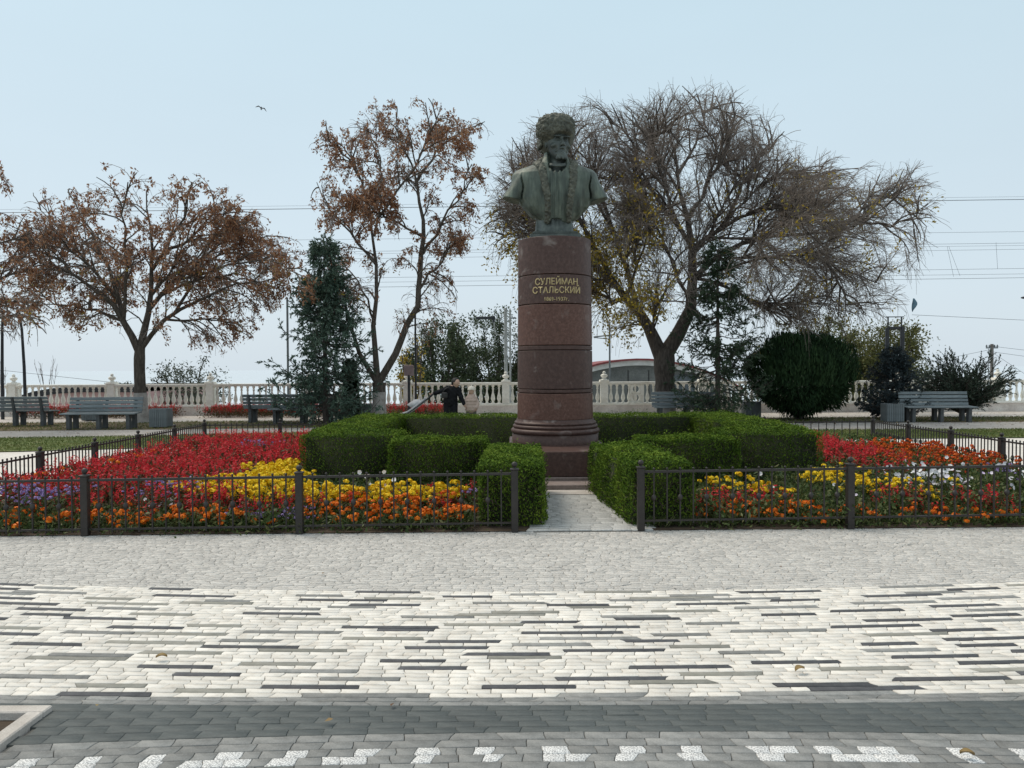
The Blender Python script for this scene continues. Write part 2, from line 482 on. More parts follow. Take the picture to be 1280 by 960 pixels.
# ---- pavers: every piece its own outline, pieces meet along crooked joints
def fmt_curve(Y0c, s_of):      # row edge: y = v + (x-x0)^2 * s(v)
    return lambda x, v: v + (x - 0.4) ** 2 * s_of(v)
GAP = 0.0035
def paving(name, mortar_poly, mats, rows, curve, pieces, clip, label_parts=300, zigzag=0.022, GAP=0.0035):
    """rows: [(v0,v1)], pieces(row_index) -> list of (u0,u1,material key); clip(x,y) False drops a piece"""
    base = sheet(name, mortar_poly, -0.009, M['mortar'])
    allp = []
    for ri, (v0, v1) in enumerate(rows):
        ps = pieces(ri)
        def jt(kind='z'):
            a = rng.normal(0, zigzag) if rng.random() < 0.8 else 0.0
            return (a, rng.normal(0, zigzag * 0.4), -a)
        joints = [jt() for _ in range(len(ps) + 1)]
        for i, (u0, u1, mk) in enumerate(ps):
            jl, jr = joints[i], joints[i + 1]
            vm = (v0 + v1) / 2; g2 = GAP / 2
            pts = [(u0 + jl[0] + g2, v0 + g2), ((u0 + u1) / 2, v0 + g2), (u1 + jr[0] - g2, v0 + g2), (u1 + jr[1] - g2, vm), (u1 + jr[2] - g2, v1 - g2), ((u0 + u1) / 2, v1 - g2), (u0 + jl[2] + g2, v1 - g2), (u0 + jl[1] + g2, vm)]
            xy = [(x, curve(x, y)) for x, y in pts]
            cx, cy = sum(p[0] for p in xy) / 8, sum(p[1] for p in xy) / 8
            if not clip(cx, cy): continue
            vis = abs(cx) < cy * 0.668 - 0.05 and cy > 3.05
            allp.append((-((u1 - u0) * (v1 - v0)) / cy ** 3 if vis else cy, xy, mk, cx, cy))
    allp.sort(key=lambda p: p[0])
    def geo(xy, cx, cy):
        z = rng.normal(0, 0.0007); tx, ty = rng.normal(0, 0.004, 2)
        top = [(x - cx, y - cy, z + tx * (x - cx) + ty * (y - cy)) for x, y in xy]
        k = 0.0022
        def ins(x, y, h):
            d = math.hypot(x - cx, y - cy); return ((x - cx) * (1 - k / d), (y - cy) * (1 - k / d), h)
        V = [ins(x, y, t[2]) for (x, y), t in zip(xy, top)] + [(t[0], t[1], t[2] - 0.002) for t in top] + [(t[0], t[1], -0.015) for t in top]
        return V
    n8 = 8
    F8 = np.array([tuple(range(n8))]); FS = np.array([(r * 8 + i + 8, r * 8 + (i + 1) % 8 + 8, r * 8 + (i + 1) % 8, r * 8 + i) for r in (0, 1) for i in range(8)])
    for pr, xy, mk, cx, cy in allp[:label_parts]:
        link('paver', mesh_np('paver', geo(xy, cx, cy), [F8, FS], M[mk]), base, (cx, cy, 0))
    rest = allp[label_parts:]
    if rest:
        V, A, B, mi = [], [], [], []
        for j, (pr, xy, mk, cx, cy) in enumerate(rest):
            V.append(np.array(geo(xy, cx, cy)) + np.array((cx, cy, 0))); A.append(F8 + j * 24); B.append(FS + j * 24)
        mi = [mats.index(r[2]) for r in rest] + [mats.index(r[2]) for r in rest for _ in range(16)]
        o = link('paver', mesh_np('paver', np.concatenate(V), [np.concatenate(A), np.concatenate(B)], [M[k] for k in mats], mi), base)
        o['kind'] = 'stuff'
    return base
def seq(x0, x1, L, jit, mk):
    out = []; x = x0 - rng.random() * L
    while x < x1:
        l = L * (1 + rng.uniform(-jit, jit)); out.append((x, x + l, mk if isinstance(mk, str) else mk(x))); x += l
    return out

# white zone, rows bend away from the viewer at the sides
NW = 36; W0, W1 = 3.70, 5.47
s_white = lambda v: np.interp(v, [3.0, 3.70, 5.47, 7.6], [1 / 170, 1 / 150, 1 / 62, 1 / 62])
cv = fmt_curve(0, s_white)
rows_w = [(W0 + (W1 - W0) * i / NW, W0 + (W1 - W0) * (i + 1) / NW) for i in range(NW)]
bars_prev = []
def pieces_white(ri):
    out = []; x = -6.2 - rng.random() * 0.5
    gap = rng.uniform(0.1, 0.8); bars_now = []; bars_prev.append([]) if not bars_prev else None
    while x < 6.4:
        if gap <= 0 and any(a < x + .5 and b > x for a, b in bars_prev[-1]) and rng.random() < .85: gap = rng.uniform(.15, .5)
        if gap <= 0:
            l = rng.choice([0.34, 0.42, 0.48, 0.58]) * rng.uniform(0.93, 1.07)
            mk = rng.choice(['char_paver', 'char_paver', 'grey_paver', 'olive_paver'])
            if ri < 2 and rng.random() < 0.5: mk = 'grey_paver'; l *= 1.3
            out.append((x, x + l, mk)); bars_now.append((x, x + l)); x += l
            gap = rng.uniform(0.25, 1.0) if ri < 3 else rng.uniform(0.38, 1.5)
            if rng.random() < 0.02: gap = 0
        else:
            l = rng.uniform(0.085, 0.155); out.append((x, x + l, 'white_paver')); x += l; gap -= l
    bars_prev.append(bars_now)
    return out
def poly_between(va, vb, x0, x1, n=24):
    xs = np.linspace(x0, x1, n)
    return [(x, cv(x, va)) for x in xs] + [(x, cv(x, vb)) for x in xs[::-1]]
paving('white_pavement', poly_between(W0, W1, -6.4, 6.6), ['white_paver', 'char_paver', 'grey_paver', 'olive_paver'], rows_w, cv, pieces_white, lambda x, y: True, zigzag=0.009, GAP=0.0045)

# tree pit corner cut out of the near paving
PIT_X, PIT_Y = -2.17, 3.585
in_pit = lambda x, y: not (x < PIT_X + 0.02 and y < PIT_Y + 0.02)
rows_g1 = [(3.61, 3.655), (3.655, 3.70)]
paving('grey_pavement', poly_between(3.61, W0, -6.4, 6.6), ['grey_paver'], rows_g1, cv, lambda r: seq(-6.2, 6.4, 0.17, 0.15, 'grey_paver'), in_pit, zigzag=0.014)
# slate band
rows_s = [(3.345, 3.398), (3.398, 3.451), (3.451, 3.504), (3.504, 3.557), (3.557, 3.61)]
tilt = lambda x, v: v + (x - 0.4) ** 2 * np.interp(v, [3.345, 3.61], [-1 / 70, 1 / 150]) 
def lowpoly(va, vb):
    xs = np.linspace(PIT_X + 0.01, 6.4, 24)
    return [(x, tilt(x, va)) for x in xs] + [(x, tilt(x, vb)) for x in xs[::-1]]
paving('slate_pavement_band', lowpoly(3.345, 3.61), ['slate_paver'], rows_s, tilt, lambda r: seq(-6.2, 6.4, 0.17, 0.3, 'slate_paver'), in_pit, zigzag=0.006, GAP=0.0012)
rows_n = [(3.345 - 0.063 * (i + 1), 3.345 - 0.063 * i) for i in range(30)]
low = lambda x, v: v - (x - 0.4) ** 2 / 70
def pieces_near(ri):
    if ri in (2, 3):
        k = [0]
        def mk(x):
            k[0] += 1
            return 'granite_light' if (k[0] + (ri == 3)) % 3 == 0 or rng.random() < 0.12 else 'grey_paver'
        return seq(-6.2, 6.4, 0.092, 0.25, mk)
    return seq(-6.2, 6.4, 0.17, 0.25, 'grey_paver')
lp = [(x, low(x, 3.345)) for x in np.linspace(PIT_X + 0.01, 6.4, 20)][::-1]
paving('near_pavement', [(PIT_X + 0.01, 1.4), (6.4, 1.4)] + lp, ['grey_paver', 'granite_light'], rows_n, low, pieces_near, lambda x, y: in_pit(x, y) and y > 1.4, zigzag=0.007)
# tree pit: kerb and soil
kerb = MB()
kerb.box(PIT_X - 0.075, PIT_X, 1.5, PIT_Y - 0.075, -0.05, 0.028, 0.006)
tag(kerb.build('kerb', M['pale_stone']), kind='structure')
kerb = MB(); kerb.box(-5.0, PIT_X, PIT_Y - 0.075, PIT_Y, -0.05, 0.0265, 0.006)
tag(kerb.build('kerb', M['pale_stone']), kind='structure')
sheet('tree_pit_soil', [(-5, 1.5), (PIT_X - 0.075, 1.5), (PIT_X - 0.075, PIT_Y - 0.075), (-5, PIT_Y - 0.075)], -0.012, M['soil'])
# light plaza of small setts up to the fence
NP_ = 36; FENCE_Y = 7.5
rows_p = [(W1 + (7.62 - W1) * i / NP_, W1 + (7.62 - W1) * (i + 1) / NP_) for i in range(NP_)]
front_y = lambda x: 7.47 + 0.018 * x
paving('plaza_pavement', [(x, cv(x, W1)) for x in np.linspace(-9, 9, 30)] + [(9, 8.0), (-9, 8.0)], ['plaza_paver'], rows_p, cv, lambda r: seq(-9, 9, 0.095, 0.4, 'plaza_paver'),
       lambda x, y: y < front_y(x) + 0.03, zigzag=0.018, GAP=0.0045)

# walks, lawns and planting strips behind
white_walk = mat_noise('white_walk', [(0.56, 0.52, 0.47), (0.68, 0.64, 0.59)], scale=2.5, rough=0.85, bump=0.25, bscale=60, fine=0.08, fscale=30)
LF = [(-40, 12.5), (-20, 13.6), (-9.7, 15.2), (-5.8, 16.2), (0, 16.7), (11, 17), (25, 16.6), (40, 16)]
LB = [(-40, 16.5), (-20, 17.5), (-9.7, 18.5), (-5.8, 19.4), (0, 19.6), (11, 19.3), (25, 19), (40, 18.5)]
SF = [(-40, 19.5), (-20, 20), (-10, 20.5), (0, 21.5), (11, 21.8), (25, 21.5), (40, 21)]
SB = [(-40, 23), (-20, 23.3), (0, 23.9), (11, 24.0), (40, 23.5)]
strip('white_walk', [(-40, 7.6), (40, 7.6)], LF, -0.012, white_walk)
strip('lawn', LF, LB, 0.004, M['lawn'])
strip('path', LB, SF, 0.0, M['walk'])
strip('planting_strip', SF, SB, 0.006, M['leafstrip'])
strip('promenade', SB, [(-40, 27.2), (40, 27.2)], 0.0, mat_noise('promenade', [(0.42, 0.38, 0.34), (0.52, 0.48, 0.44)], scale=1.5, rough=0.9, bump=0.2, fine=0.1, fscale=20))
# beds and monument path
BXL, BXR, BYB = -6.1, 7.15, 15.2
sheet('flower_bed_soil', [(BXL - 0.15, front_y(BXL)), (0.33, front_y(0.3)), (0.33, BYB + 0.1), (BXL - 0.1, BYB + 0.1)], 0.008, M['soil'])
sheet('flower_bed_soil', [(1.05, front_y(1)), (BXR + 0.9, front_y(8)), (BXR + 0.1, BYB + 0.1), (1.05, BYB + 0.1)], 0.008, M['soil'])
M['path_paver'] = mat_noise('path_paver', [(0.30, 0.30, 0.29), (0.40, 0.40, 0.385), (0.47, 0.465, 0.45)], scale=22, rough=0.85, bump=0.3, bscale=60, island=0.08, objrand=0.08, fine=0.12, fscale=90, dirt=0.10)
path_b = paving('monument_path', [(0.2, 7.44), (1.3, 7.46), (1.3, 9.55), (0.2, 9.55)], ['path_paver'], [(7.47 + .104 * i, 7.47 + .104 * (i + 1)) for i in range(20)], lambda x, y: y, lambda r: seq(0.22, 1.25, 0.2, 0.1, 'path_paver'), lambda x, y: True, zigzag=0.006)
path_b.location.z = 0.014

# ================================================================== MONUMENT
CX, CY = 0.655, 11.7
granite = mat_noise('red_granite', [(0.084, 0.040, 0.029), (0.118, 0.056, 0.041), (0.15, 0.080, 0.061)], scale=26, detail=8, rough=0.42, bump=0.03, fine=0.16, fscale=130, spec=0.3)
granite_d = mat_noise('dark_granite', [(0.056, 0.032, 0.026), (0.078, 0.043, 0.035), (0.10, 0.060, 0.050)], scale=22, detail=8, rough=0.48, bump=0.03, fine=0.15, fscale=130, spec=0.3)
def stain(mat, scale=5.0, amount=0.25):
    nt = mat.node_tree; N, L = nt.nodes, nt.links; b = N['Principled BSDF']
    src = b.inputs['Base Color'].links[0].from_socket
    tc = N.new('ShaderNodeTexCoord'); n = N.new('ShaderNodeTexNoise'); n.inputs['Scale'].default_value = scale; n.inputs['Detail'].default_value = 8
    n.inputs['Distortion'].default_value = 0.6
    L.new(tc.outputs['Object'], n.inputs['Vector'])
    mr = N.new('ShaderNodeMapRange'); mr.inputs['From Min'].default_value = 0.60; mr.inputs['From Max'].default_value = 0.74; mr.inputs['To Max'].default_value = amount
    L.new(n.outputs['Fac'], mr.inputs['Value'])
    mx = N.new('ShaderNodeMix'); mx.data_type = 'RGBA'; mx.inputs['B'].default_value = (0.36, 0.32, 0.29, 1)
    L.new(mr.outputs[0], mx.inputs['Factor']); L.new(src, mx.inputs['A']); L.new(mx.outputs['Result'], b.inputs['Base Color'])
stain(granite, 4.0, 0.3); stain(granite_d, 4.5, 0.4)
ledge = mat_noise('ledge_granite', [(0.19, 0.145, 0.13), (0.28, 0.23, 0.21)], scale=18, rough=0.6, bump=0.1, fine=0.15, fscale=150)
ped = tag(empty('pedestal', (CX, CY, 0)), 'tall round red granite pedestal with gold inscription on stepped square base', 'pedestal')
m = MB(); m.box(-0.95, 0.95, -1.78, 1.6, 0, 0.083, 0.008); m.build('step', ledge, ped)
m = MB(); m.box(-0.95, 0.95, -2.12, -1.783, -0.02, 0.020, 0.004); m.build('paving_slab', M['pale_stone'], ped)
m = MB(); m.box(-0.76, 0.76, -1.40, 1.1, 0.083, 0.122, 0.006); m.build('step', ledge, ped)
m = MB(); m.box(-0.70, 0.70, -1.35, 1.0, 0.122, 0.470, 0.010); m.build('plinth', granite_d, ped)
m = MB(); m.lathe([(0.655, 0.470), (0.655, 0.612), (0.64, 0.616)], seg=72); m.build('drum', granite_d, ped)
pr = [(0.60, 0.612)]
for zc, R_, h_ in ((0.655, 0.675, 0.040), (0.722, 0.645, 0.028), (0.775, 0.622, 0.022)):
    for k in range(7):
        a = -PI / 2 + PI * k / 6
        pr.append((R_ - h_ + h_ * math.cos(a), zc + h_ * math.sin(a)))
pr += [(0.595, 0.80), (0.585, 0.836)]
m = MB(); m.lathe(pr, seg=72); m.build('base_moulding', granite_d, ped)
def drum(z0, z1, mat):
    r = lambda z: 0.574 - 0.024 * (z - 0.83) / 2.7
    b = 0.007
    m = MB(); m.lathe([(r(z0) - b, z0), (r(z0) - b * .3, z0 + b * .3), (r(z0), z0 + b), (r(z0), z0 + b * 1.15), (r(z1), z1 - b * 1.15), (r(z1), z1 - b), (r(z1) - b * .3, z1 - b * .3), (r(z1) - b, z1)], seg=96)
    return m.build('drum', mat, ped)
drum(0.836, 1.222, granite); 
drum(1.232, 1.282, granite_d)
drum(1.290, 1.855, granite_d)
drum(1.863, 1.925, granite_d)
drum(1.933, 2.528, granite)
drum(2.538, 2.958, granite_d)
drum(2.968, 3.515, granite_d)
gold = mat_noise('gold_paint', [(0.40, 0.30, 0.14), (0.54, 0.43, 0.23)], scale=30, rough=0.45, bump=0.05, metal=0.25)
def inscription(body, width, cap, z, bold=0.0):
    c = bpy.data.curves.new('inscription', 'FONT'); c.body = body; c.size = 1.0; c.align_x = 'CENTER'; c.extrude = 0.0; c.offset = bold
    o = bpy.data.objects.new('inscription', c); COL.objects.link(o); bpy.context.view_layer.update()
    me = bpy.data.meshes.new_from_object(o.evaluated_get(bpy.context.evaluated_depsgraph_get()))
    bpy.data.objects.remove(o)
    bm = bmesh.new(); bm.from_mesh(me)
    bmesh.ops.subdivide_edges(bm, edges=[e for e in bm.edges if e.calc_length() > 0.15], cuts=3)
    r = bmesh.ops.extrude_face_region(bm, geom=list(bm.faces))
    top = [v for v in r['geom'] if isinstance(v, bmesh.types.BMVert)]
    for v in bm.verts: v.co.z = 0
    for v in top: v.co.z = 1
    xs = [v.co.x for v in bm.verts]; ys = [v.co.y for v in bm.verts]
    ymin = 0.0; capu = 0.73
    sx = width / (max(xs) - min(xs)); sy = cap / capu; x0 = (max(xs) + min(xs)) / 2
    for v in bm.verts:
        x = (v.co.x - x0) * sx; zz = z + (v.co.y - capu / 2) * sy
        R = 0.574 - 0.024 * (zz - 0.83) / 2.7 + (0.007 if v.co.z > 0.5 else -0.004)
        a = math.asin(max(-1, min(1, x / 0.556)))
        v.co = (R * math.sin(a), -R * math.cos(a), zz)
    bmesh.ops.recalc_face_normals(bm, faces=bm.faces)
    me2 = bpy.data.meshes.new('inscription'); bm.to_mesh(me2); bm.free(); bpy.data.meshes.remove(me)
    me2.materials.append(gold)
    return link('inscription', me2, ped)
inscription('СУЛЕЙМАН', 0.615, 0.095, 2.854, 0.014)
inscription('СТАЛЬСКИЙ', 0.685, 0.095, 2.731, 0.014)
inscription('1869-1937г.', 0.345, 0.056, 2.600, 0.012)

# ---- bust
bronze = mat_noise('green_bronze', [(0.034, 0.043, 0.036), (0.075, 0.096, 0.076), (0.140, 0.168, 0.132)], scale=7, detail=7, rough=0.55, bump=0.25, bscale=45, metal=0.15, stretch=(1.4, 1.4, 0.35), spec=0.5)
bronze_d = mat_noise('dark_bronze', [(0.034, 0.042, 0.039), (0.066, 0.080, 0.072), (0.105, 0.122, 0.106)], scale=9, detail=6, rough=0.45, bump=0.25, bscale=45, metal=0.2, spec=0.5)
bronze_h = mat_noise('wool_bronze', [(0.036, 0.039, 0.031), (0.078, 0.082, 0.063), (0.135, 0.138, 0.105)], scale=16, detail=6, rough=0.65, bump=0.5, bscale=60, metal=0.1)
bust = tag(empty('bust_statue', (CX, CY, 3.515)), 'green bronze bust of a man in tall sheepskin hat and open coat', 'statue')
def zx(x): return (x - 450) * 0.00254
def zz(y): return (882 - y) * 0.00254
# coat
S = SDF((-0.85, -0.48, 0.12), (0.85, 0.42, 1.32), 0.0105)
TZ = np.array([0.12, 0.25, 0.36, 0.49, 0.62, 0.75, 0.90, 1.00, 1.07, 1.12, 1.17, 1.24, 1.30])
TW = np.array([0.16, 0.21, 0.37, 0.50, 0.56, 0.575, 0.60, 0.585, 0.50, 0.40, 0.275, 0.20, 0.17])
TD = np.array([0.17, 0.20, 0.24, 0.275, 0.30, 0.31, 0.305, 0.285, 0.25, 0.22, 0.19, 0.165, 0.15])
sl, X, Y, Z = S.win((-2, -2, -2), (2, 2, 3))
w = np.interp(Z, TZ, TW); d = np.interp(Z, TZ, TD)
fold = 0.010 * np.sin(X * 34 + 2.0 * np.sin(Z * 4.0) + X * X * 20) * np.clip((0.95 - Z) * 3, 0.15, 1)
q = (np.abs((X - 0.02) / w) ** 2.5 + np.abs(Y / d) ** 2.5) ** (1 / 2.5)
D = (q - 1) * np.minimum(w, d) + fold
S.put(sl, D, 0.0)
def coat_y(x, z):
    w = np.interp(z, TZ, TW); d = np.interp(z, TZ, TD)
    return -d * max(0.05, 1 - (abs(x - 0.02) / w) ** 2.5) ** (1 / 2.5)
for sx_, tip in ((-1, (-0.655, 0.0, 0.60)), (1, (0.675, 0.0, 0.605))):
    S.cap((sx_ * 0.47 + 0.02, 0.0, 0.885), tip, 0.185, 0.165, 0.05, sq=(1.2, 0.82, 1.0))
    S.cap((sx_ * 0.30, 0.03, 1.03), (sx_ * 0.52, 0.02, 0.955), 0.12, 0.12, 0.07)
S.cap((0.035, -0.20, 1.10), (0.05, -0.10, 1.42), 0.125, 0.165, 0.02, sub=True)
# armhole seam
for sx_ in (-1, 1):
    for k in range(9):
        zc = 0.99 - 0.045 * k
        S.ell((sx_ * (0.505 + 0.012 * math.sin(k)) + 0.02, -0.30 + 0.012 * k, zc), (0.012, 0.10, 0.03), 0.012, sub=True)
# cuts at hem and sleeve ends
sl, X, Y, Z = S.win((-2, -2, -2), (2, 2, 3))
hem = np.where(np.abs(X - 0.03) < 0.13, 0.300, 0)
hx = np.array([-0.80, -0.62, -0.535, -0.50, -0.34, -0.127, -0.07, -0.055, 0.09, 0.105, 0.16, 0.22, 0.40, 0.53, 0.56, 0.60, 0.80])
hz = np.array([0.66, 0.615, 0.60, 0.53, 0.375, 0.250, 0.275, 0.305, 0.305, 0.27, 0.255, 0.26, 0.385, 0.53, 0.575, 0.585, 0.64])
S.put(sl, (Z - np.interp(X, hx, hz)) * 0.75, 0.008, sub=True)
# shirt front pleats between the fur strips
sl, X, Y, Z = S.win((-0.14, -0.46, 0.28), (0.17, -0.05, 1.12))
S.F[sl] += (0.010 * np.clip(11.5 * (1.11 - Z), 0, 1) * np.sin((X - 0.02) * 95) * np.clip(0.13 - np.abs(X - 0.02), 0, 0.06) / 0.06 + 0.006).astype(np.float32) * np.clip((Z - 0.27) * 10, 0, 1)
link('coat', S.mesh('coat', bronze), bust)
# open recess under the coat: lower stem and base
m = MB(); m.box(-0.375, 0.38, -0.30, 0.30, 0.0, 0.075, 0.012); m.box(-0.335, 0.34, -0.27, 0.27, 0.075, 0.112, 0.012); m.build('base', bronze_d, bust)
S = SDF((-0.42, -0.35, 0.08), (0.42, 0.35, 0.56), 0.012)
sl, X, Y, Z = S.win((-2, -2, -2), (2, 2, 2))
ww = np.interp(Z, [0.1, 0.16, 0.3, 0.5], [0.31, 0.285, 0.275, 0.30]); dd = np.interp(Z, [0.1, 0.3, 0.5], [0.23, 0.175, 0.20])
q = (np.abs((X - 0.01) / ww) ** 3 + np.abs(Y / dd) ** 3) ** (1 / 3)
Dm = (q - 1) * dd + 0.012 * np.sin(X * 48)
S.put(sl, np.maximum(np.maximum(Dm, 0.108 - Z), Z - 0.5), 0.0)
link('stem', S.mesh('stem', bronze_d), bust)
# fur strips
S = SDF((-0.36, -0.48, 0.2), (0.36, 0.1, 1.26), 0.009)
r2 = np.random.default_rng(3)
for pth in ([(345, 425), (372, 470), (385, 540), (398, 600), (408, 680), (405, 778)], [(572, 425), (556, 470), (556, 540), (545, 600), (533, 690), (530, 776)]):
    pp = np.array([(zx(a), zz(b)) for a, b in pth]); t = np.linspace(0, 1, 46)
    s_ = np.linspace(0, 1, len(pp)); xs = np.interp(t, s_, pp[:, 0]); zs = np.interp(t, s_, pp[:, 1])
    for k, (x, z) in enumerate(zip(xs, zs)):
        wd = np.interp(z, [0.25, 0.6, 1.15], [0.036, 0.045, 0.058])
        y = coat_y(x, min(z, 1.22))
        S.ell((x, y, z), (wd, 0.030, 0.035), 0.012)
        for _ in range(3):
            ox = r2.uniform(-1, 1) * wd * 0.85; rr = r2.uniform(0.015, 0.026)
            S.ell((x + ox, coat_y(x + ox, min(z, 1.2)) - r2.uniform(0.012, 0.026), z + r2.uniform(-0.02, 0.02)), (rr, rr, rr * 1.15), 0.005)
# collar roll behind the neck
for sx_ in (-1, 1):
    S.cap((sx_ * 0.255 + 0.01, -0.13, 1.13), (sx_ * 0.17 + 0.01, -0.03, 1.23), 0.055, 0.05, 0.02)
link('fur_trim', S.mesh('fur_trim', bronze_h), bust)
# shirt collar
m = MB()
for rr, z_, r_ in ((0.155, 1.115, 0.018), (0.145, 1.135, 0.016)):
    pts = [(0.05 + rr * math.sin(a) * 1.05, -0.085 - rr * math.cos(a) * 0.9, z_ - 0.03 * max(0, math.cos(a)) ** 3) for a in np.linspace(-2.3, 2.3, 20)]
    m.tube(pts, r_, 8)
m.build('collar', bronze_d, bust)
# head, turned to the viewer's right
HC = (0.055, -0.045, 1.40); HR = math.radians(17)
S = SDF((-0.28, -0.36, 0.98), (0.36, 0.30, 1.75), 0.0065)
def hp(x, y, z):      # head space (x right, -y forward) to bust space
    return (HC[0] + x * math.cos(HR) - y * math.sin(HR), HC[1] + x * math.sin(HR) + y * math.cos(HR), HC[2] + z)
def he(x, y, z, rx, ry, rz_, k=0.015, sub=False): S.ell(hp(x * 1.1, y, z), (rx * 1.1, ry, rz_), k, sub, rz=HR)
he(0, 0.02, 0.09, 0.165, 0.20, 0.20, 0.0)
he(0, -0.05, -0.06, 0.125, 0.135, 0.155, 0.05)
S.cap((0.035, 0.0, 1.02), hp(0, 0.04, -0.10), 0.125, 0.115, 0.03)
for s in (-1, 1):
    he(s * 0.095, -0.115, -0.005, 0.048, 0.04, 0.036, 0.03)       # cheekbones
    he(s * 0.060, -0.185, 0.082, 0.044, 0.052, 0.030, 0.014, True)  # eye sockets
    he(s * 0.060, -0.136, 0.080, 0.026, 0.020, 0.018, 0.006)      # eyeballs
    he(s * 0.060, -0.160, 0.090, 0.030, 0.012, 0.007, 0.004)      # lids
    he(s * 0.064, -0.182, 0.122, 0.056, 0.026, 0.015, 0.012)      # brows
    he(s * 0.092, -0.155, -0.075, 0.030, 0.035, 0.052, 0.03, True)  # hollow cheeks
    he(s * 0.168, 0.03, 0.04, 0.016, 0.034, 0.055, 0.01)          # ears
    he(s * 0.026, -0.205, -0.008, 0.018, 0.020, 0.014, 0.01)      # nostrils
    S.cap(hp(s * 0.006, -0.195, -0.044), hp(s * 0.088, -0.135, -0.088), 0.019, 0.010, 0.008)   # moustache
S.cap(hp(0, -0.165, 0.105), hp(0, -0.222, 0.002), 0.017, 0.026, 0.015)        # nose
he(0, -0.165, -0.083, 0.045, 0.022, 0.012, 0.008)                 # lower lip
he(0, -0.155, -0.140, 0.058, 0.050, 0.050, 0.025)                 # chin with short beard
for k in range(60):
    a = r2.uniform(-1, 1); he(a * 0.075, -0.155 - 0.045 * (1 - a * a) + r2.uniform(0, 0.02), -0.13 - r2.uniform(0, 0.07), 0.012, 0.013, 0.022, 0.006)
link('head', S.mesh('head', bronze_d), bust)
# hat of curled wool
S = SDF((-0.40, -0.45, 1.30), (0.45, 0.42, 2.02), 0.0085)
HAT = (0.025, -0.01, 1.690)
S.ell(HAT, (0.278, 0.275, 0.190), 0.0, p=2.8)
S.cap((-0.02, 0.07, 1.50), (0.04, 0.02, 1.6), 0.20, 0.27, 0.06)
for k in range(1300):
    v = unit(r2.normal(size=3)); 
    q = (abs(v[0] / 0.278) ** 2.8 + abs(v[1] / 0.275) ** 2.8 + abs(v[2] / 0.190) ** 2.8) ** (-1 / 2.8)
    p = np.array(HAT) + v * q
    if p[2] < 1.47: continue
    rr = r2.uniform(0.011, 0.024); S.ell(p, (rr * r2.uniform(.7, 1.5), rr, rr * r2.uniform(.7, 1.4)), 0.007)
for k in range(140):   # low back rim
    a = r2.uniform(-0.6, PI + 0.6); p = (0.0 + 0.235 * math.cos(a), 0.05 + 0.22 * math.sin(a), r2.uniform(1.40, 1.52)); rr = r2.uniform(0.016, 0.028)
    S.ell(p, (rr, rr, rr), 0.006)
for s in (-1, 1): S.ell(hp(s * 0.09, -0.24, 0.02), (0.085, 0.12, 0.155), 0.015, True, rz=HR)
S.ell(hp(0, -0.24, 0.0), (0.175, 0.19, 0.182), 0.015, True, rz=HR)
link('hat', S.mesh('hat', bronze_h), bust)
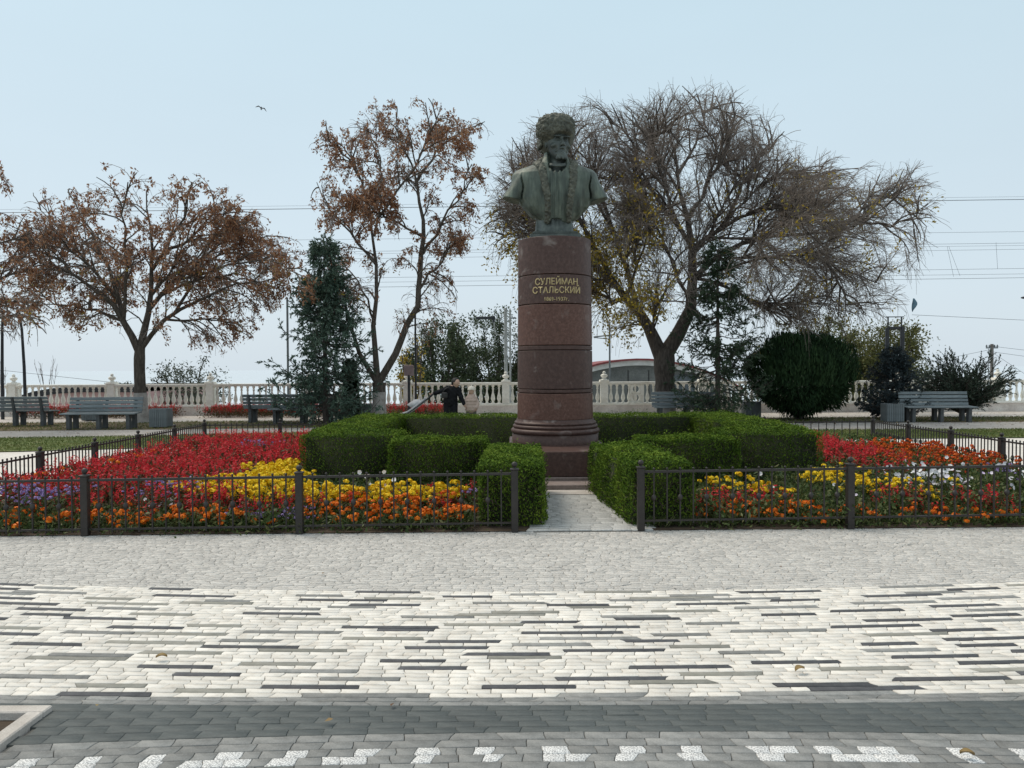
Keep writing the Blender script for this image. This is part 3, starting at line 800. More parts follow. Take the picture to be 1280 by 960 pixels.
# ================================================================== HEDGES
hedge_leaf = mat_leaf('hedge_leaf', [(0.024, 0.050, 0.010), (0.060, 0.112, 0.015), (0.125, 0.195, 0.022), (0.205, 0.265, 0.034)], rough=0.85, spec=0.12, trans=0.15, patch=0.4, pscale=2.5)
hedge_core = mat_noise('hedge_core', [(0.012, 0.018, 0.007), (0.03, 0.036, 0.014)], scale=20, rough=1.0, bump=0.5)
twig_dead = mat_leaf('dead_twig', [(0.06, 0.045, 0.03), (0.12, 0.09, 0.06)], trans=0.0)
def in_quad(p, q, eps=0.02):
    x, y = p[:, 0], p[:, 1]; ins = np.ones(len(p), bool)
    for i in range(4):
        (x0, y0), (x1, y1) = q[i], q[(i + 1) % 4]
        ins &= ((x1 - x0) * (y - y0) - (y1 - y0) * (x - x0)) > eps
    return ins
def hedge(label, quads, dens=1500):
    parts_leaf, parts_core, parts_tw = [], [], []
    for qi, (q, h) in enumerate(quads):
        q = [np.array(p, float) for p in q]
        ctr = sum(q) / 4
        faces = []
        for i in range(4):
            a, b = q[i], q[(i + 1) % 4]; L = np.linalg.norm(b - a); n = np.array([(b - a)[1], -(b - a)[0]]) / L
            m = int(L * h * dens); u = rng.random(m); v = rng.random(m) ** 0.9
            p = np.concatenate([a + (b - a) * u[:, None], (v * h)[:, None]], 1); faces.append((p, np.tile([n[0], n[1], 0.15], (m, 1))))
        A = abs((q[1] - q[0])[0] * (q[3] - q[0])[1] - (q[1] - q[0])[1] * (q[3] - q[0])[0]); m = int(A * dens * 1.25)
        u, v = rng.random(m)[:, None], rng.random(m)[:, None]
        pt = (q[0] * (1 - u) + q[1] * u) * (1 - v) + (q[3] * (1 - u) + q[2] * u) * v
        faces.append((np.concatenate([pt, np.full((m, 1), h)], 1), np.tile([0, 0, 1.0], (m, 1))))
        p = np.concatenate([f[0] for f in faces]); n = unit(np.concatenate([f[1] for f in faces]))
        # round the top edges, wobble the faces
        d_in = np.full(len(p), 9.0)
        for i in range(4):
            a, b = q[i], q[(i + 1) % 4]; L = np.linalg.norm(b - a)
            d_in = np.minimum(d_in, ((b - a)[0] * (p[:, 1] - a[1]) - (b - a)[1] * (p[:, 0] - a[0])) / L)
        top = n[:, 2] > 0.9
        p[top, 2] -= 0.05 * np.exp(-np.maximum(d_in[top], 0) / 0.045)
        side = ~top
        c2 = np.array([ctr[0], ctr[1]])
        inward = np.exp(-(h - p[side, 2]) / 0.05) * 0.035
        p[side, :2] -= n[side, :2] * inward[:, None]
        wob = 0.014 * (np.sin(p[:, 0] * 7.1 + p[:, 2] * 5) + np.sin(p[:, 1] * 6.3 + 1.3) + np.sin((p[:, 0] + p[:, 1]) * 13.7 + p[:, 2] * 9) * 0.7)
        depth = -np.abs(rng.normal(0, 0.020, len(p))) + 0.008
        stray = rng.random(len(p)) < 0.045; depth[stray] += rng.random(stray.sum()) ** 1.5 * 0.075
        p = p + n * (wob + depth)[:, None]
        keep = np.ones(len(p), bool)
        for qj, (q2, h2) in enumerate(quads):
            if qj != qi: keep &= ~(in_quad(p, q2, 0.02) & (p[:, 2] < h2 - 0.06))
        # thin the foliage near the ground on the sides
        keep &= (p[:, 2] > 0.02) & ((rng.random(len(p)) < 0.55 + p[:, 2] * 1.6) | top)
        p, n = p[keep], n[keep]
        tp = (n[:, 2] > .9)[:, None]; ax = unit(np.where(tp, rdir(len(p)) * np.array([1, 1, .5]) + np.array([0, 0, .3]), n * 0.7 + rdir(len(p)) * 0.8 + np.array([0, 0, 0.55])))
        parts_leaf.append(cards(p, ax, rng.uniform(0.022, 0.045, len(p)), rng.uniform(0.009, 0.018, len(p)), face=unit(n + rdir(len(p)) * 0.9)))
        k = int(len(p) * 0.09); s = rng.integers(0, len(p), k)
        pt = p[s].copy(); pt[:, 2] *= 0.7
        parts_tw.append(cards(pt - n[s] * 0.02, unit(rdir(k) + np.array([0, 0, 0.7])), rng.uniform(0.05, 0.12, k), 0.008))
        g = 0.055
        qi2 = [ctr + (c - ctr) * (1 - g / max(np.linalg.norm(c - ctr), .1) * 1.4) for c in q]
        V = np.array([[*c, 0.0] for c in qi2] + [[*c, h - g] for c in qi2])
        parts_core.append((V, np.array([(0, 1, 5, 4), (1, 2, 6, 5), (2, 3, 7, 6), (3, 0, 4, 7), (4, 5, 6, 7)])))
    Vl, Fl = join(parts_leaf); Vc, Fc = join(parts_core); Vt, Ft = join(parts_tw)
    root = empty('hedge', (float(quads[0][0][0][0]), float(quads[0][0][0][1]), 0))
    off = np.array(root.location)
    link('foliage', mesh_np('foliage', Vl - off, Fl, hedge_leaf), root)
    V, F = join([(Vc - off, Fc[0]), (Vt - off, Ft[0])])
    link('stems', mesh_np('stems', V, F, [hedge_core, twig_dead], [0] * len(Fc[0]) + [1] * len(Ft[0])), root)
    tag(root, label, 'hedge', 'clipped hedges round the monument')
    return root
def rect(x0, x1, y0, y1): return [(x0, y0), (x1, y0), (x1, y1), (x0, y1)]
hedge('clipped hedge left of the path, running from front fence to pedestal steps', [([(-.34, 7.66), (.32, 7.66), (.37, 9.86), (-.31, 9.86)], .635), (rect(-1.58, -.33, 9.72, 10.45), .69)], 5600)
hedge('clipped hedge right of the path, running from front fence to pedestal steps', [([(1.18, 7.66), (1.82, 7.66), (1.66, 9.86), (0.99, 9.86)], .65), (rect(1.64, 2.9, 9.72, 10.45), .69)], 5600)
hedge('deep clipped hedge at the outer left side of the monument square', [(rect(-2.85, -1.52, 10.3, 11.1), .725), (rect(-2.9, -2.05, 11.0, 14.95), .73)], 3000)
hedge('deep clipped hedge at the outer right side of the monument square', [(rect(2.84, 4.17, 10.3, 11.1), .725), (rect(3.37, 4.22, 11.0, 14.95), .73)], 3000)
hedge('long low clipped hedge behind the pedestal', [(rect(-2.04, 3.36, 14.2, 14.95), .72)], 2600)

# ================================================================== FENCES
iron = mat_noise('brown_iron', [(0.016, 0.013, 0.011), (0.032, 0.026, 0.023)], scale=18, rough=0.5, bump=0.15, bscale=80, spec=0.5, fine=0.15)
_fm = {}
def post_mesh(h):
    k = ('post', round(h, 2))
    if k not in _fm:
        m = MB(); m.box(-.034, .034, -.034, .034, 0, h - .075, .005); m.box(-.042, .042, -.042, .042, h - .076, h - .062, .003)
        _fm[k] = m.mesh('post', iron)
    return _fm[k]
fm = MB(); fm.lathe([(.024, 0), (.024, .006), (.012, .010), (.014, .016)], seg=12); fm.ball((0, 0, .040), .029, 12, 7)
finial_mesh = fm.mesh('finial', iron)
def picket_mesh(h, style):
    k = (style, round(h, 2))
    if k not in _fm:
        m = MB(); m.box(-.0065, .0065, -.0065, .0065, 0, h + .012); m.ball((0, 0, h + .020), .0125, 6, 4)
        if style == 'knob':
            m.lathe([(.007, 0), (.022, .018), (.026, .035), (.022, .052), (.007, .07)], (0, 0, h * .42), 8)
        if style == 'scroll':
            zc = h * .5
            for s in (-1, 1):
                m.tube([(0, 0, zc - .05), (s * .020, 0, zc - .025), (s * .027, 0, zc), (s * .020, 0, zc + .025), (0, 0, zc + .05)], .005, 4, cap=False)
                m.tube([(0, s * .002, zc - .05), (0, s * .022, zc - .02), (0, s * .024, zc + .01), (0, s * .002, zc + .05)], .005, 4, cap=False)
        _fm[k] = m.mesh('picket', iron)
    return _fm[k]
def fence(label, posts, npk, styles, skip_first=False, skip_last=False):
    """posts: [(x,y,post_h,rail_z,bottom_z)]"""
    root = tag(empty('fence', (posts[0][0], posts[0][1], 0)), label, 'fence', 'low iron fences round the flower beds')
    ox, oy = posts[0][:2]
    for i, (x, y, h, rz_, bz) in enumerate(posts):
        if not (i == 0 and skip_first) and not (i == len(posts) - 1 and skip_last):
            a = math.atan2(posts[-1][1] - oy, posts[-1][0] - ox)
            p = link('post', post_mesh(h), root, (x - ox, y - oy, 0), a); link('finial', finial_mesh, p, (0, 0, h - .064))
        if i == len(posts) - 1: break
        x2, y2, h2, r2_, b2 = posts[i + 1]
        L = math.hypot(x2 - x, y2 - y); dx, dy = (x2 - x) / L, (y2 - y) / L; a = math.atan2(dy, dx)
        for za, zb, w, t in ((rz_, r2_, .014, .011), (bz, b2, .010, .009)):
            m = MB(); e = .034
            V = []
            for s, zc in ((e, za), (L - e, zb)):
                for oy_, oz in ((-w, -t), (w, -t), (w, t), (-w, t)): V.append((s, oy_, zc + oz))
            m.add(V, [(0, 1, 5, 4), (1, 2, 6, 5), (2, 3, 7, 6), (3, 0, 4, 7), (0, 3, 2, 1), (4, 5, 6, 7)])
            m.build('rail', iron, root, (x - ox, y - oy, 0), a)
        for k in range(1, npk):
            f = k / npk; zb = bz + (b2 - bz) * f - .03; zt = rz_ + (r2_ - rz_) * f
            link('picket', picket_mesh(zt - zb + .012, styles[(k + i) % len(styles)]), root, (x - ox + dx * L * f, y - oy + dy * L * f, zb), a)
    return root
def fz(x):   # the front run rises a little to the right
    t = (x + 5) / 10.0
    return (0.645 + .075 * t, .532 + .075 * t, .055 + .07 * t)
FP = [-8.2, -6.15, -4.13, -2.07, 0.02]
fence('low brown iron fence along the front of the left flower bed', [(x, front_y(x) + .0, *fz(x)) for x in FP], 16, ['plain', 'knob'])
FR = [1.255, 3.32, 5.4, 7.2]
fence('low brown iron fence along the front of the right flower bed', [(x, front_y(x), *fz(x)) for x in FR], 16, ['plain', 'knob'])
SY = [7.36, 8.6, 9.9, 11.2, 12.5, 13.85, 15.2]
fence('low iron fence with scroll pickets on the left side of the left bed', [(BXL + (0 if y > 7.5 else -.05), y + (0.07 if i == 0 else 0), .615, .50, .07) for i, y in enumerate(SY)], 16, ['plain', 'scroll'], skip_first=True)
fence('low iron fence with scroll pickets on the right side of the right bed', [(BXR + (0 if y > 7.9 else .05), y + (0.3 if i == 0 else 0), .615, .50, .07) for i, y in enumerate(SY)], 16, ['plain', 'scroll'], skip_first=True)
BX = [BXL, -4.6, -3.0, -1.0, 1.0, 3.0, 5.0, BXR]
fence('low iron fence along the back, behind beds and rear hedge', [(x, 15.2, .615, .50, .07) for x in BX], 14, ['plain'], True, True)

# ================================================================== FLOWERS
leaf_g = mat_leaf('bedding_leaf', [(0.022, 0.045, 0.012), (0.05, 0.085, 0.02), (0.09, 0.12, 0.035), (0.13, 0.13, 0.05)], trans=0.2)
leaf_r = mat_leaf('salvia_leaf', [(0.045, 0.035, 0.015), (0.10, 0.06, 0.025), (0.07, 0.09, 0.03), (0.16, 0.05, 0.03)], trans=0.2)
pet_red = mat_leaf('red_petal', [(0.28, 0.014, 0.024), (0.56, 0.024, 0.034), (0.70, 0.04, 0.05), (0.38, 0.05, 0.045)], trans=0.3, patch=0.3, pscale=1.5)
pet_org = mat_leaf('orange_petal', [(0.62, 0.10, 0.006), (0.78, 0.18, 0.008), (0.84, 0.25, 0.012)], trans=0.1)
pet_rust = mat_leaf('rust_petal', [(0.30, 0.02, 0.012), (0.58, 0.07, 0.008), (0.76, 0.19, 0.01)], trans=0.1)
pet_yel = mat_leaf('yellow_petal', [(0.78, 0.48, 0.008), (0.86, 0.60, 0.012), (0.86, 0.66, 0.03)], trans=0.1)
pet_lil = mat_leaf('lilac_petal', [(0.22, 0.15, 0.40), (0.34, 0.25, 0.52), (0.46, 0.36, 0.62)], trans=0.15)
pet_wht = mat_leaf('white_petal', [(0.72, 0.70, 0.72), (0.82, 0.82, 0.83), (0.62, 0.50, 0.70)], trans=0.2, pos=[0, .7, 1])

def in_poly(p, poly):
    x, y = p[:, 0], p[:, 1]; ins = np.zeros(len(p), bool); n = len(poly)
    for i in range(n):
        x0, y0 = poly[i]; x1, y1 = poly[(i + 1) % n]
        c = ((y0 > y) != (y1 > y)) & (x < (x1 - x0) * (y - y0) / (y1 - y0 + 1e-12) + x0)
        ins ^= c
    return ins
def scatter(poly, dens, avoid=(), rough=0.12):
    a = np.array(poly); lo, hi = a.min(0) - .2, a.max(0) + .2
    n = int((hi - lo).prod() * dens); p = lo + rng.random((n, 2)) * (hi - lo)
    w = p + np.stack([np.sin(p[:, 1] * 5.1) + np.sin(p[:, 1] * 11.7 + 1), np.sin(p[:, 0] * 4.3) + np.sin(p[:, 0] * 9.9 + 2)], 1) * rough * 0.5 + rng.normal(0, rough * .5, p.shape)
    k = in_poly(w, poly)
    for q in avoid: k &= ~in_poly(w, q)
    # stay inside the beds and out of the hedges
    k &= (p[:, 1] > front_y(p[:, 0]) + 0.045) & (p[:, 0] > BXL + .08) & (p[:, 0] < BXR - .06 + np.clip((9.0 - p[:, 1]) * .05, 0, .2)) & (p[:, 1] < BYB - .1)
    k &= ~((p[:, 0] > -2.95) & (p[:, 0] < 4.27) & (p[:, 1] > 10.22)) & ~((p[:, 0] > -1.66) & (p[:, 0] < 2.98) & (p[:, 1] > 9.64)) & ~((p[:, 0] > -.42) & (p[:, 0] < 1.9))
    return p[k]
def stuff(name, V, F, mat, label, cat, mi=None):
    o = link(name, mesh_np(name, V, F, mat, mi)); tag(o, label, cat, kind='stuff'); return o
def foliage_cards(p, h, per, L=(.04, .09), W=(.015, .032), spread=.07):
    c = np.repeat(p, per, 0) + rng.normal(0, spread, (len(p) * per, 2)); z = np.repeat(h, per) * rng.random(len(c)) ** .7
    ax = unit(rdir(len(c)) + np.array([0, 0, .6]))
    return cards(np.concatenate([c, z[:, None]], 1), ax, rng.uniform(*L, len(c)), rng.uniform(*W, len(c)))
def salvia(p, hmin, hmax, spikes=5):
    h = rng.uniform(hmin, hmax, len(p)); n = len(p) * spikes
    base = np.repeat(p, spikes, 0) + rng.normal(0, .055, (n, 2)); hh = np.repeat(h, spikes) * rng.uniform(.8, 1.1, n)
    K = 9
    z = hh[:, None] - np.linspace(0, .15, K)[None] * rng.uniform(.7, 1.2, n)[:, None]
    lean = rng.normal(0, .12, (n, 1, 2))
    xy = base[:, None] + lean * (z - hh.mean())[..., None] + rng.normal(0, .008, (n, K, 2))
    c = np.concatenate([xy, z[..., None]], -1).reshape(-1, 3)
    ax = unit(rdir(len(c)) * np.array([1, 1, .4]) + np.array([0, 0, .35]))
    return cards(c, ax, rng.uniform(.03, .055, len(c)), rng.uniform(.012, .020, len(c))), foliage_cards(p, h * .85, 26, (.05, .10), (.02, .035), .08)
# ruffled heads: petal diamonds set over a small dome
def heads(c, r, petals=16):
    n = len(c); d = rdir(n * petals); d[:, 2] = np.abs(d[:, 2]) * 1.1 - .25; d = unit(d)
    rr = np.repeat(r, petals)
    p = np.repeat(c, petals, 0) + d * (rr * rng.uniform(.55, .8, len(rr)))[:, None] * np.array([1, 1, .7])
    tang = unit(np.cross(d, rdir(len(d))))
    return cards(p, tang, rr * 1.05, rr * .85, fold=.3, face=d)
def marigold(p, hmin, hmax, rmin, rmax, per=4, spread=.06):
    h = rng.uniform(hmin, hmax, len(p)); n = len(p) * per
    c = np.repeat(p, per, 0) + rng.normal(0, spread, (n, 2)); z = np.repeat(h, per) * rng.uniform(.65, 1.08, n)
    return heads(np.concatenate([c, z[:, None]], 1), rng.uniform(rmin, rmax, n)), foliage_cards(p, h * .95, 26, (.03, .06), (.010, .022))
def fuzz(p, hmin, hmax, per=10):
    h = rng.uniform(hmin, hmax, len(p)); n = len(p) * per
    c = np.repeat(p, per, 0) + rng.normal(0, .07, (n, 2)); z = np.repeat(h, per) * rng.uniform(.8, 1.05, n)
    return heads(np.concatenate([c, z[:, None]], 1), rng.uniform(.014, .024, n), 9), foliage_cards(p, h * .9, 24, (.04, .07), (.018, .03))
def petunia(p, hmin, hmax, per=3):
    h = rng.uniform(hmin, hmax, len(p)); n = len(p) * per
    c = np.concatenate([np.repeat(p, per, 0) + rng.normal(0, .08, (n, 2)), (np.repeat(h, per) * rng.uniform(.6, 1.1, n))[:, None]], 1)
    f = unit(rng.normal(size=(n, 3)) * .5 + np.array([0, -.8, .7])); u = unit(np.cross(f, rdir(n))); v = np.cross(f, u); r = rng.uniform(.020, .030, n)
    V, F = [], []
    ang = np.linspace(0, 2 * PI, 10, endpoint=False)
    rim = c[:, None] + (u[:, None] * np.cos(ang)[None, :, None] + v[:, None] * np.sin(ang)[None, :, None]) * (r[:, None] * np.where(np.arange(10) % 2, 1, .86)[None])[..., None]
    ctr = (c - f * (r * .5)[:, None])[:, None]
    V = np.concatenate([rim, ctr], 1).reshape(-1, 3); b = (np.arange(n) * 11)[:, None]
    k = np.arange(10)[None]; F = np.stack([b + k, b + (k + 1) % 10, b + 10 + 0 * k], -1).reshape(-1, 3)
    return (V, F), foliage_cards(p, h * .95, 26, (.04, .08), (.012, .026))

LBED = [(-6.1, 7.4), (-.3, 7.4), (-.3, 9.8), (-1.6, 9.8), (-2.9, 10.3), (-2.9, 15.1), (-6.1, 15.1)]
YEL_L = [(-3.75, 8.55), (-3.3, 8.2), (-2.2, 8.05), (-.7, 8.1), (-.55, 8.42), (-2.6, 8.6), (-2.75, 10.4), (-3.3, 10.6), (-3.5, 9.2)]
PUR_L = [(-5.6, 7.8), (-4.65, 7.75), (-4.6, 8.3), (-5.5, 8.4)]
PUR_L2 = [(-4.15, 8.05), (-3.65, 8.1), (-3.6, 8.75), (-4.2, 8.8)]
PUR_L3 = [(-2.9, 7.58), (-2.1, 7.58), (-2.1, 7.85), (-2.9, 7.85)]
PUR_L4 = [(-.95, 7.85), (-.5, 7.8), (-.45, 8.2), (-.9, 8.2)]
PUR_L5 = [(-5.1, 13.2), (-4.2, 12.6), (-4.1, 13.4), (-4.7, 14.0)]
FRONT_L = [(-6.1, 7.45), (-.3, 7.45), (-.3, 7.98), (-6.1, 7.85)]
ORM_L = [(-2.2, 7.85), (-.6, 7.85), (-.6, 8.2), (-2.2, 8.15)]
RED_L = [(-6.1, 8.0), (-2.1, 7.95), (-2.1, 8.2), (-2.9, 8.6), (-2.9, 15.1), (-6.1, 15.1)]
redF, redL, orgF, yelF, lilF, whtF, grn, rstF = [], [], [], [], [], [], [], []
a, b = salvia(scatter(RED_L, 50, [YEL_L, PUR_L, PUR_L2]), .24, .45, 5); redF.append(a); redL.append(b)
a, b = salvia(scatter([(-2.2, 7.7), (-.5, 7.7), (-.5, 8.15), (-2.2, 8.15)], 14), .20, .32, 4); redF.append(a); redL.append(b)
a, b = salvia(scatter([(-1.3, 8.1), (-.35, 8.1), (-.35, 8.9), (-1.3, 8.9)], 26), .2, .32, 4); redF.append(a); redL.append(b)
a, b = salvia(scatter([(-3.7, 7.75), (-2.3, 7.75), (-2.3, 8.2), (-3.7, 8.2)], 30), .22, .33, 4); redF.append(a); redL.append(b)
a, b = marigold(scatter(YEL_L, 75), .26, .36, .030, .044, 5); yelF.append(a); grn.append(b)
a, b = marigold(scatter(FRONT_L, 44, [PUR_L3], .05), .10, .24, .026, .038, 3); orgF.append(a); grn.append(b)
a, b = marigold(scatter(ORM_L, 60), .20, .30, .026, .038, 4); orgF.append(a); grn.append(b)
a, b = marigold(scatter([(-6.1, 9.0), (-5.6, 9.0), (-5.4, 13), (-6.1, 13)], 10), .24, .36, .03, .042, 3); orgF.append(a); grn.append(b)
for q, d in ((PUR_L, 34), (PUR_L2, 20), (PUR_L3, 34), (PUR_L4, 10), (PUR_L5, 14)):
    hh = (.13, .2) if q is PUR_L3 else (.30, .40)
    a, b = fuzz(scatter(q, d), *hh); lilF.append(a); grn.append(b)
pw = scatter([(-4.0, 7.95), (-3.6, 7.95), (-3.6, 8.25), (-4.0, 8.25)], 40); a, b = petunia(pw, .2, .3, 3); whtF.append(a); grn.append(b)
pw = scatter([(-1.75, 8.3), (-1.3, 8.3), (-1.3, 8.6), (-1.75, 8.6)], 25); a, b = petunia(pw, .4, .46, 2); whtF.append(a); grn.append(b)
p = scatter(LBED, 34, [RED_L]); grn.append(foliage_cards(p, rng.uniform(.12, .26, len(p)), 30))
p = scatter(FRONT_L, 110, (), .04); grn.append(foliage_cards(p, rng.uniform(.06, .15, len(p)), 22, (.03, .07), (.012, .026)))
# right bed
RBED = [(1.9, 7.4), (8, 7.4), (7.4, 15.1), (4.3, 15.1), (4.3, 10.3), (3, 9.7), (1.9, 9.7)]
YEL_R = [(3.7, 8.5), (4.4, 8.2), (4.75, 8.45), (4.3, 9.4), (3.45, 9.7)]
RED_R = [(4.3, 11.2), (5.6, 11.0), (5.7, 15), (4.3, 15)]
RST_R = [(5.0, 10.6), (6.7, 9.7), (7.1, 10.5), (7.1, 12.9), (5.9, 13.5), (5.4, 11.5)]
FRONT_R = [(1.9, 7.55), (8, 7.6), (8, 7.95), (1.9, 7.9)]
REDF_R = [(1.95, 7.85), (2.9, 7.85), (2.9, 8.3), (1.95, 8.3)]
REDF2_R = [(3.75, 7.85), (7.5, 7.9), (7.5, 8.35), (3.75, 8.35)]
WHT_R = [(4.4, 8.5), (7.4, 8.4), (7.3, 9.6), (5.2, 10.2), (4.4, 9.4)]
a, b = salvia(scatter(RED_R, 62), .30, .42, 5); redF.append(a); redL.append(b)
a, b = salvia(scatter(REDF_R, 60), .22, .33, 4); redF.append(a); redL.append(b)
a, b = salvia(scatter(REDF2_R, 34), .20, .34, 4); redF.append(a); redL.append(b)
a, b = salvia(scatter([(4.6, 9.6), (5.6, 10.2), (5.2, 11.2), (4.35, 10.9)], 20), .28, .36, 4); redF.append(a); redL.append(b)
a, b = marigold(scatter(YEL_R, 58), .24, .38, .022, .038, 4); yelF.append(a); grn.append(b)
a, b = marigold(scatter([(2.2, 8.2), (3.0, 8.1), (3.0, 8.7), (2.2, 8.8)], 26), .26, .38, .026, .04, 4); yelF.append(a); grn.append(b)
a, b = marigold(scatter(FRONT_R, 26, (), .05), .08, .2, .024, .036, 3); orgF.append(a); grn.append(b)
a, b = marigold(scatter([(2.0, 7.65), (3.1, 7.65), (3.1, 8.1), (2.0, 8.1)], 50), .12, .26, .026, .038, 4); orgF.append(a); grn.append(b)
a, b = marigold(scatter(RST_R, 44), .22, .38, .020, .034, 5); rstF.append(a); grn.append(b)
a, b = petunia(scatter(WHT_R, 12), .28, .42, 3); whtF.append(a); grn.append(b)
a, b = petunia(scatter([(4.6, 8.8), (5.2, 8.7), (5.2, 9.3), (4.7, 9.3)], 40), .32, .42, 4); whtF.append(a); grn.append(b)
a, b = petunia(scatter([(2.2, 8.0), (3.6, 8.0), (3.6, 8.6), (2.2, 8.6)], 7), .3, .45, 2); whtF.append(a); grn.append(b)
a, b = fuzz(scatter([(5.6, 8.6), (7.4, 8.4), (7.2, 9.5), (5.9, 9.6)], 12), .3, .4); lilF.append(a); grn.append(b)
p = scatter(RBED, 44, [RED_R]); grn.append(foliage_cards(p, rng.uniform(.16, .32, len(p)), 34))
p = scatter(FRONT_R, 110, (), .04); grn.append(foliage_cards(p, rng.uniform(.06, .14, len(p)), 22, (.03, .07), (.012, .026)))
stuff('salvia_flowers', *join(redF), pet_red, 'mass of scarlet salvia spikes filling the beds', 'flowers')
stuff('salvia_leaves', *join(redL), leaf_r, 'reddish green leaves under the scarlet salvia', 'leaves')
stuff('orange_marigolds', *join(orgF), pet_org, 'orange marigold heads along the front edge of the beds', 'flowers')
stuff('yellow_marigolds', *join(yelF), pet_yel, 'bright yellow marigold heads in broad bands', 'flowers')
stuff('rust_marigolds', *join(rstF), pet_rust, 'rust orange marigolds at the back of the right bed', 'flowers')
stuff('lilac_flowers', *join(lilF), pet_lil, 'small fuzzy lilac flowers in patches', 'flowers')
stuff('white_petunias', *join(whtF), pet_wht, 'white petunia trumpets scattered in the right bed', 'flowers')
stuff('bedding_leaves', *join(grn), leaf_g, 'low green bedding foliage between the flowers', 'leaves')
# strappy grass tuft at the foot of the right front hedge
n = 140; c = np.stack([rng.uniform(1.3, 1.85, n), rng.uniform(7.6, 7.66, n), np.full(n, .07)], 1)
stuff('grass_tuft', *cards(c, unit(rdir(n) * np.array([1, .6, .3]) + np.array([0, -.1, .7])), rng.uniform(.1, .2, n), .012), leaf_g, 'strappy green grass at the foot of the right hedge', 'grass')
# ================================================================== BALUSTRADE
BALY = 27.0
plaster = mat_noise('cream_plaster', [(0.70, 0.66, 0.58), (0.82, 0.79, 0.71), (0.85, 0.83, 0.77)], scale=3, rough=0.85, bump=0.15, bscale=40, objrand=0.05, fine=0.06, fscale=20)
plaster_w = mat_noise('stained_plaster', [(0.52, 0.45, 0.40), (0.70, 0.63, 0.57), (0.78, 0.73, 0.66)], scale=1.6, rough=0.9, bump=0.2, bscale=30, fine=0.1, fscale=18)
bal = tag(empty('balustrade', (-.22, BALY, 0)), 'long cream stone balustrade along the far edge of the square', 'balustrade')
bp = [(.052, .0), (.052, .035), (.036, .05), (.040, .075), (.066, .14), (.072, .19), (.060, .26), (.036, .36), (.028, .44), (.030, .49), (.046, .515), (.030, .54), (.034, .575), (.050, .60), (.050, .645)]
m = MB(); m.lathe(bp, seg=12); bal_mesh = m.mesh('baluster', plaster)
m = MB(); m.box(-.13, .13, -.13, .13, .36, 1.10, .008); m.box(-.165, .165, -.165, .165, 1.10, 1.145, .008); m.box(-.15, .15, -.15, .15, 1.147, 1.175, .006)
pil_mesh = m.mesh('pillar', plaster)
m = MB(); m.lathe([(.10, 1.175), (.10, 1.195), (.055, 1.215), (.05, 1.235), (.105, 1.275), (.125, 1.315), (.105, 1.355), (.06, 1.375), (.05, 1.39)], seg=14); m.ball((0, 0, 1.425), .055, 12, 8); fin_mesh = m.mesh('finial', plaster)
KP = list(range(-8, 9)); DXP = 3.46
for k in KP:
    p = link('pillar', pil_mesh, bal, (k * DXP, 0, 0)); link('finial', fin_mesh, p)
    if k == KP[-1]: break
    x0 = k * DXP + .13; w = DXP - .26
    for j in range(15):
        link('baluster', bal_mesh, bal, (x0 + (j + .5) * w / 15, 0, .36))
    m = MB(); m.box(x0, x0 + w, -.11, .11, 1.005, 1.035, .004); m.box(x0, x0 + w, -.135, .135, 1.037, 1.10, .010); m.build('handrail', plaster, bal)
m = MB(); m.box(KP[0] * DXP - .2, KP[-1] * DXP + .2, -.16, .16, .285, .358, .012); m.build('plinth_rail', plaster, bal)
m = MB(); m.box(KP[0] * DXP - .2, KP[-1] * DXP + .2, -.125, .20, -6, .285); m.build('base_wall', plaster_w, bal)
# ornamental panel with two round openings
m = MB()
px = P(797, 488, BALY)[0] + .22
for zc in (.53, .84):
    o_, i_ = [], []
    for k in range(28):
        a = 2 * PI * k / 28; c, s = math.cos(a), math.sin(a); q = .158 / max(abs(c), abs(s))
        o_.append((c * q, s * q)); i_.append((c * .112, s * .115))
    V = []
    for y in (-.05, .05):
        V += [(px + x - .06, y, zc + z) for x, z in o_] + [(px + x - .06, y, zc + z) for x, z in i_]
    F = []
    for k in range(28):
        k2 = (k + 1) % 28
        F += [(k, k2, 28 + k2, 28 + k), (56 + k2, 56 + k, 84 + k, 84 + k2), (28 + k, 28 + k2, 84 + k2, 84 + k), (k2, k, 56 + k, 56 + k2)]
    m.add(V, F)
m.box(px + .10, px + .22, -.052, .052, .372, .998, .004)
m.box(px - .25, px - .216, -.052, .052, .372, .998, .004)
m.build('ornamental_panel', plaster, bal)

# ================================================================== BENCHES AND BINS
slat_mat = mat_noise('grey_painted_slat', [(0.10, 0.122, 0.132), (0.145, 0.172, 0.182), (0.20, 0.222, 0.225)], scale=5, rough=0.5, bump=0.15, bscale=40, objrand=0.16, stretch=(1, 6, 6), spec=0.5)
conc = mat_noise('dark_concrete', [(0.055, 0.06, 0.062), (0.10, 0.105, 0.105)], scale=9, rough=0.8, bump=0.3)
sm = MB(); sm.box(-.98, .98, -.0425, .0425, -.0175, .0175, .006); slat_mesh = sm.mesh('slat', slat_mat)
sm = MB()
sm.prism([(-.24, 0), (-.09, 0), (-.11, .36), (-.25, .36)], -.045, .045); sm.prism([(.11, 0), (.27, 0), (.26, .36), (.12, .36)], -.045, .045)
sm.prism([(-.27, .36), (.27, .36), (.27, .405), (-.27, .405)], -.045, .045)
sm.prism([(.20, .405), (.27, .405), (.375, .84), (.32, .84)], -.03, .03)
me = sm.mesh('leg', conc)
me.transform(Matrix.Rotation(PI / 2, 4, 'Z'))       # profile runs front (-y) to back (+y)
leg_mesh = me
